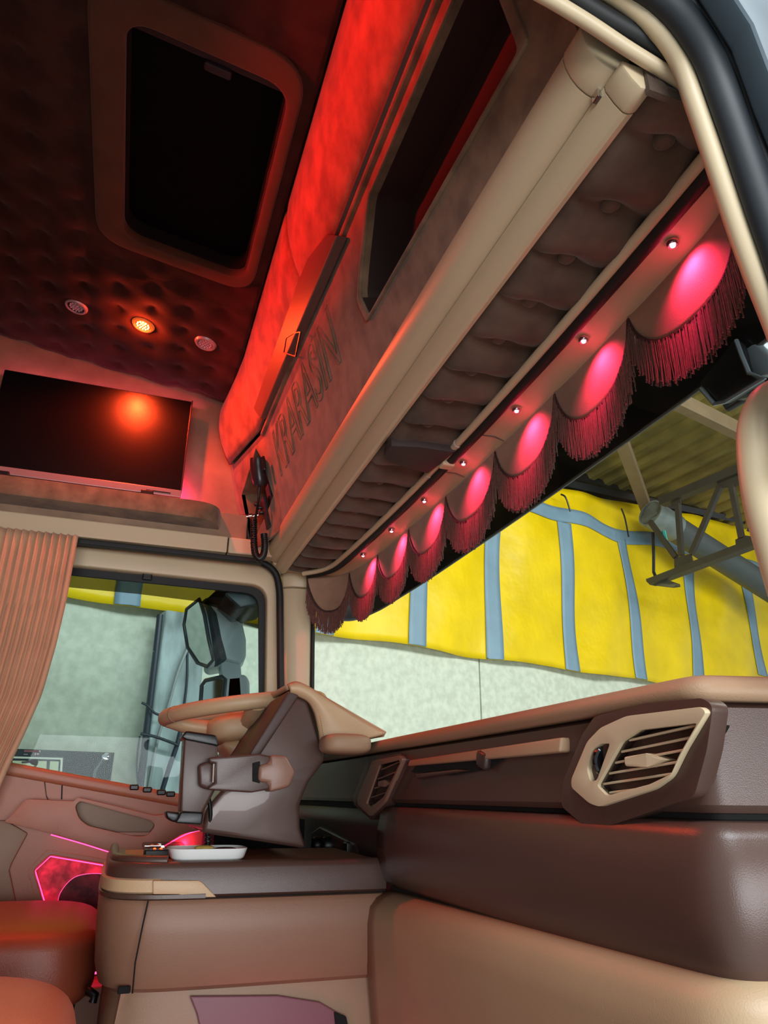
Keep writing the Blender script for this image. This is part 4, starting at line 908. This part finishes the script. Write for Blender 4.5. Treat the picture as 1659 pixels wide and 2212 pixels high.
# ---- hall: wall frame of reference (s along the wall, d towards the wall, z up)
WD = Vector((0.9649, 0.2626, 0)); WN = Vector((-0.2626, 0.9649, 0))
def wp(s, d, z): return WD*s+WN*d+Vector((0, 0, z))
def wpx(px, py, d):
    r = Vector(ray(px, py)); p = r*(d/r.dot(WN)); return p.dot(WD), p.z
m_conc = M('pale_concrete', (204, 210, 194), 0.85, 0.10, 16, 0.5, 60, detail=10)
m_conc2 = M('stained_grey_concrete', (158, 172, 174), 0.8, 0.50, 6.0, 0.5, 30, detail=10, stretch=(1, 1, 0.35))
wallb = thing('wall_hall', tuple(wp(4, 5.0, -2.4)), 'pale concrete panel wall of the hall outside the windows', 'wall', kind='structure')
def wbox(s0, s1, d0, d1, z0, z1): return prism([wp(s0, d0, z0), wp(s1, d0, z0), wp(s1, d0, z1), wp(s0, d0, z1)], WN*(d1-d0))
js = [-4.0, -1.2, 1.60, 4.49, 7.5, 10.5, 14.0]
for a, b in zip(js, js[1:]): add('wall_panel', bev(wbox(a+0.008, b-0.008, 5.0, 5.12, -2.4, 2.6), 0.004, 1), m_conc, wallb)
add('joint_filler', wbox(-4.0, 14.0, 5.06, 5.14, -2.4, 2.6), m_void, wallb)
pst = add('concrete_column', bev(wbox(1.47, 1.78, 4.84, 5.0, -2.4, 1.19), 0.012, 2), m_conc2, label="stained grey concrete column outside the driver's window", cat='column')
pst.name = 'concrete_column'
def cable(px, r, mat, label, name='cable', d=4.81, cat='cable'):
    P = []
    for i, q in enumerate(px): s, z = wpx(q[0], q[1], d); P.append(wp(s, d, z))
    return add(name, tube(catmull(P, 6), r, 8), mat, smooth=1, label=label, cat=cat)
m_pipe_b = M('blue_black_pipe', (38, 48, 62), 0.4); m_cab_g = M('grey_cable', (150, 158, 158), 0.5)
cable([(346, 1328), (338, 1400), (326, 1500), (312, 1620), (300, 1720)], 0.022, m_pipe_b, 'dark blue pipe running up the left edge of the concrete column', 'wall_pipe', cat='pipe')
cable([(412, 1385), (385, 1450), (365, 1520), (340, 1600), (318, 1715)], 0.010, m_cab_g, 'pale cable running slantwise down the concrete column')
cable([(398, 1540), (385, 1600), (365, 1660), (345, 1725)], 0.016, m_pipe_b, 'thick dark cable at the right foot of the concrete column', d=4.77)
cable([(405, 1400), (404, 1470), (396, 1540)], 0.008, m_pipe_b, 'thin dark cable along the right edge of the concrete column', d=4.83)
cable([(306, 1518), (318, 1524), (334, 1540), (350, 1546)], 0.008, m_pipe_b, 'short dark wire tie on the middle of the column', d=4.76)
cable([(304, 1585), (330, 1590), (360, 1600), (386, 1610)], 0.009, m_pipe_b, 'dark wire wound round the lower part of the column', d=4.74)
cable([(302, 1590), (296, 1640), (298, 1690), (312, 1722)], 0.006, m_pipe_b, 'loose dark wire loop hanging left of the column', d=4.75)

# banner on the wall
ban = thing('banner', tuple(wp(0.6, 4.96, -0.9)), "black banner with pale picture panes hanging outside below the driver's window", 'banner')
B0s, B1s = -0.6, 1.285; BZ = 0.245
add('sheet', bev(wbox(B0s, B1s, 4.93, 4.945, -0.9, BZ), 0.003, 1), M('black_banner_vinyl', (36, 46, 50), 0.35, 0.15, 3), ban)
def bpx(px): return [wpx(*q, 4.925) for q in px]
def bplate(name, px, mat, d=4.925, holes=None):
    add(name, plate(bpx(px), holes or [], lambda s, z: wp(s, d, z), WN*0.004), mat, ban)
m_ban_w = M('banner_white_print', (214, 222, 205), 0.5); m_ban_p = M('banner_pale_print', (205, 214, 178), 0.5, 0.06, 4)
bplate('border_line', [(-40, 1632), (136, 1637), (134, 1676), (129, 1676), (131, 1641), (-40, 1636)], m_ban_w)
bplate('picture_pane', [(27, 1643), (76, 1644), (60, 1700), (22, 1700)], m_ban_p, 4.923)
bplate('picture_pane', [(80, 1644), (101, 1644), (98, 1700), (74, 1700)], m_ban_p, 4.923)
bplate('picture_pane', [(108, 1644), (127, 1645), (123, 1700), (104, 1700)], m_ban_p, 4.923)
s_, z_ = wpx(229, 1634, 4.92); add('eyelet', lathe([(0.012, 0), (0.022, 0.0), (0.026, 0.006), (0.022, 0.010), (0.012, 0.006)], wp(s_, 4.926, z_), -WN, 18), m_chrome, ban, smooth=0.7)
bplate('fold', [(222, 1636), (224, 1638), (208, 1668), (206, 1684), (200, 1684), (203, 1666)], M('fold_sheen', (96, 110, 112), 0.4), 4.926)
# window stickers on the glass
stk = thing('window_sticker', PY(70, 1645, 2.428), 'small outlined truck sticker in the lower corner of the driver window', 'sticker')
f3 = lambda x, z: (x, 2.4285, z)
def spl(name, px, mat): add(name, plate([(p.x, p.z) for p in (PY(*q, 2.4285) for q in px)], [], f3, (0, 0.001, 0)), mat, stk)
m_stk = M('sticker_grey', (70, 76, 80), 0.5); m_stk2 = M('sticker_white', (205, 210, 210), 0.5); m_stk3 = M('sticker_red', (128, 86, 92), 0.5)
spl('truck_outline', [(46, 1645), (64, 1643), (72, 1640), (80, 1640), (83, 1646), (80, 1654), (70, 1652), (64, 1648), (47, 1649)], m_stk)
stk2 = thing('window_sticker', PY(70, 1624, 2.428), 'small lettered strip sticker above the truck sticker on the driver window', 'sticker')
stk_old = stk; stk = stk2
spl('strip', [(52, 1620), (82, 1621), (82, 1625), (52, 1624)], m_stk3); spl('mark', [(73, 1630), (78, 1626), (78, 1631)], m_stk2); spl('mark', [(80, 1626), (85, 1629), (80, 1631)], m_stk2); spl('mark', [(84, 1621), (88, 1622), (86, 1625)], m_stk2); spl('underline', [(51, 1629), (60, 1629), (60, 1630), (51, 1630)], m_stk2)

# tarpaulin
def tz(s, z):
    return 4.925-0.025*math.sin(2.1*s+0.8*z)-0.018*math.sin(5.3*s+1.1*math.sin(2.2*z))-0.010*math.sin(9.1*s-3*z)-0.012*math.sin(4.2*z+1.7*s)-0.06*max(0, (1.9-z)/0.7)**2*abs(math.sin(3.0*s))*0.35
def zbot(s): return 1.20+0.012*math.sin(4*s)+(0.03*max(0, s-7.2))
def ztop(s): return 3.16+0.10*max(0, s-5)
tp = thing('tarpaulin', tuple(wp(5, 4.8, 1.2)), 'yellow tarpaulin with blue bands hanging along the upper hall wall', 'tarpaulin')
rows = []
for i in range(201):
    s = -3.0+16.5*i/200; rows.append([wp(s, tz(s, z), z) for z in [zbot(s)+(ztop(s)-zbot(s))*k/30 for k in range(31)]])
m_yel = M('yellow_vinyl', (236, 200, 6), 0.36, 0.10, 2.5, 0.6, 3, spec=0.35, detail=10)
m_blu = M('blue_band_vinyl', (122, 150, 170), 0.5, 0.05, 6)
add('sheet', grid(rows), m_yel, tp, smooth=1.3, solid=0.004)
def band(px, w=0.10, n=24):
    pts = [wpx(*q, 4.93) for q in px]; cv = catmull([(a, b, 0) for a, b in pts], n)
    L, Rr = [], []
    vert = abs(cv[-1].y-cv[0].y) > abs(cv[-1].x-cv[0].x)
    l, r_ = [], []
    mid = []
    for p in cv:
        if vert: a, b = (p.x-w, p.y), (p.x+w, p.y)
        else: a, b = (p.x, p.y-w), (p.x, p.y+w)
        row = []
        for k in range(5):
            s = a[0]+(b[0]-a[0])*k/4; z = a[1]+(b[1]-a[1])*k/4; row.append(wp(s, tz(s, max(z, zbot(s)))-0.014, max(z, zbot(s)+0.004)))
        mid.append(row)
    add('band', grid(mid), m_blu, tp, smooth=1.3, solid=0.003)
band([(1060, 1060), (1155, 1100), (1260, 1125), (1330, 1155), (1410, 1165), (1500, 1190), (1590, 1215), (1680, 1238), (1760, 1262)], 0.085)
band([(912, 1010), (906, 1150), (900, 1270), (894, 1404)], 0.095)
band([(1070, 1060), (1068, 1150), (1068, 1280), (1067, 1434)], 0.095)
band([(1214, 1130), (1222, 1250), (1228, 1380), (1233, 1461)], 0.10)
band([(1345, 1160), (1358, 1240), (1372, 1350), (1382, 1480)], 0.10)
band([(1484, 1210), (1492, 1290), (1504, 1380), (1512, 1470)], 0.11)
band([(1606, 1255), (1618, 1320), (1634, 1400), (1645, 1460)], 0.12)
band([(1700, 1280), (1730, 1400)], 0.12)
band([(722, 1100), (706, 1300), (692, 1378)], 0.09)
band([(290, 1100), (280, 1240), (274, 1280), (270, 1316)], 0.085)
for px in (((1212, 1068), (1222, 1075), (1232, 1105)), ((1342, 1098), (1350, 1120), (1358, 1160))):
    add('tie_cord', tube(catmull([wp(*(lambda t: (t[0], 4.79, t[1]))(wpx(*q, 4.79))) for q in px], 5), 0.010, 6), m_black, tp, smooth=1)

# roof, eaves beam, rafters, truss, duct
m_sheet = M('ochre_roof_sheet', (126, 112, 58), 0.55, 0.25, 3, 0.1, 60, metal=0.2)
roof = thing('ceiling_hall', tuple(wp(6, 3, 3.4)), 'corrugated ochre metal roof of the hall', 'roof', kind='structure')
k_ = 0
s = -3.0
RZ = lambda d: 3.62+0.10*(5.0-d)
rib = None
while s < 13.5:
    prof = [(0, 0), (0.12, 0), (0.16, -0.05), (0.24, -0.05), (0.28, 0)]
    m_ = grid([[wp(s+a, d, RZ(d)+b+0.03*max(0, s-5)*0) for a, b in prof] for d in (5.1, -2.5)])
    add('roof_sheet', m_, m_sheet, roof, solid=0.004); s += 0.28
add('eaves_board', wbox(-3.5, 13.5, 5.03, 5.06, 2.6, 4.4), m_black, wallb)
add('eaves_beam', tube([wp(-3, 4.86, ztop(-3)+0.06), wp(5, 4.86, ztop(5)+0.06), wp(13.5, 4.86, ztop(13.5)+0.06)], 0.055, 4), m_black, wallb)
m_steel = M('dark_steel', (50, 48, 42), 0.5, 0.1, 6); m_raft = M('brown_painted_beam', (128, 108, 84), 0.5, 0.08, 5)
def bar3(a, b, w, h): 
    d = (b-a).normalized(); u = d.cross(Vector((0, 0, 1)));  u = u.normalized() if u.length > 1e-3 else Vector((1, 0, 0)); v = u.cross(d)
    return grid([[p+u*w/2*sx_+v*h/2*sy_ for sx_, sy_ in ((-1, -1), (1, -1), (1, 1), (-1, 1))] for p in (a, b)], cv=True, caps=True)
def rpt(px, py, Z): r = Vector(ray(px, py)); return r*(Z/r.z)
add('purlin', bar3(wp(5.6, 3.35, 3.58), wp(12, 3.35, 3.58), 0.10, 0.16), m_raft, label='brown painted purlin under the corrugated roof', cat='beam')
a, b = rpt(1346, 960, 3.36), rpt(1394, 1092, 3.26)
add('rafter', bar3(a+(a-b)*0.6, b, 0.12, 0.14), m_raft, label='pale brown rafter running down to the tarpaulin top', cat='beam')
trs = thing('roof_truss', tuple(wp(6.6, 3.5, 2.1)), 'dark steel roof truss in front of the tarpaulin', 'truss')
TS = 6.6
def tpt(px, py):
    r = Vector(ray(px, py)); t = TS/r.dot(WD); return r*t
add('bottom_chord', bar3(tpt(1408, 1258), tpt(1720, 1140), 0.12, 0.07), m_steel, trs)
add('top_chord', bar3(tpt(1430, 1085), tpt(1720, 965), 0.12, 0.09), m_steel, trs)
for (q, r_) in (((1404, 1126), (1460, 1204)), ((1464, 1088), (1472, 1200)), ((1556, 1050), (1494, 1196)), ((1580, 1048), (1602, 1162)), ((1680, 1020), (1620, 1150))):
    add('web_bar', bar3(tpt(*q), tpt(*r_), 0.05, 0.05), m_steel, trs)
for px in (((1456, 1206), (1492, 1196), (1498, 1224), (1457, 1232)), ((1588, 1166), (1606, 1156), (1634, 1160), (1632, 1178), (1590, 1184)), ((1548, 1042), (1600, 1024), (1604, 1046), (1552, 1056)), ((1448, 1080), (1468, 1072), (1470, 1090), (1452, 1094))):
    add('gusset_plate', prism([tpt(*q) for q in px], WD*0.02), m_steel, trs)
add('end_foot', prism([tpt(*q) for q in ((1396, 1256), (1420, 1250), (1470, 1268), (1455, 1270), (1405, 1264))], Vector((0, 0, 0.03))), M('grey_steel', (110, 108, 100), 0.4, metal=0.4), trs)
add('strap', tube([tpt(1410, 1150), tpt(1412, 1200), tpt(1412, 1236), tpt(1418, 1250)], 0.018, 6), m_black, trs)
dct = thing('duct_pipe', tuple(wp(7, 4.5, 2.7)), 'grey plastic duct pipe slanting down behind the roof truss', 'duct')
q1 = wp(*(lambda t: (t[0], 4.55, t[1]))(wpx(1404, 1108, 4.55))); q2 = wp(*(lambda t: (t[0], 4.35, t[1]))(wpx(1690, 1290, 4.35)))
dd = (q2-q1).normalized()
add('pipe', tube([q1+dd*0.30, q2], 0.155, 20), M('grey_duct', (74, 80, 80), 0.45, 0.06, 3), dct, smooth=1)
add('sleeve', lathe([(0.165, 0), (0.165, 0.40), (0.15, 0.40), (0.15, 0.0)], q1, dd, 24), M('pale_grey_duct', (122, 132, 130), 0.35, 0.15, 8), dct, smooth=0.7)
add('inside', lathe([(0.15, 0.05), (0.0, 0.05)], q1, dd, 20), m_void, dct)
p_ = wpx(1436, 1165, 4.3); add('tape', tube([wp(p_[0], 4.3, p_[1]+0.10), wp(p_[0]+0.02, 4.3, p_[1]-0.08)], 0.03, 6, sq=0.4), M('turquoise_tape', (64, 170, 160), 0.5), dct)
add('floor_hall', prism([wp(-6, -6, -2.4), wp(14, -6, -2.4), wp(14, 5.1, -2.4), wp(-6, 5.1, -2.4)], (0, 0, -0.05)), M('grey_hall_floor', (176, 180, 178), 0.7, 0.1, 2), label='grey concrete floor of the hall', cat='floor', kind='structure')
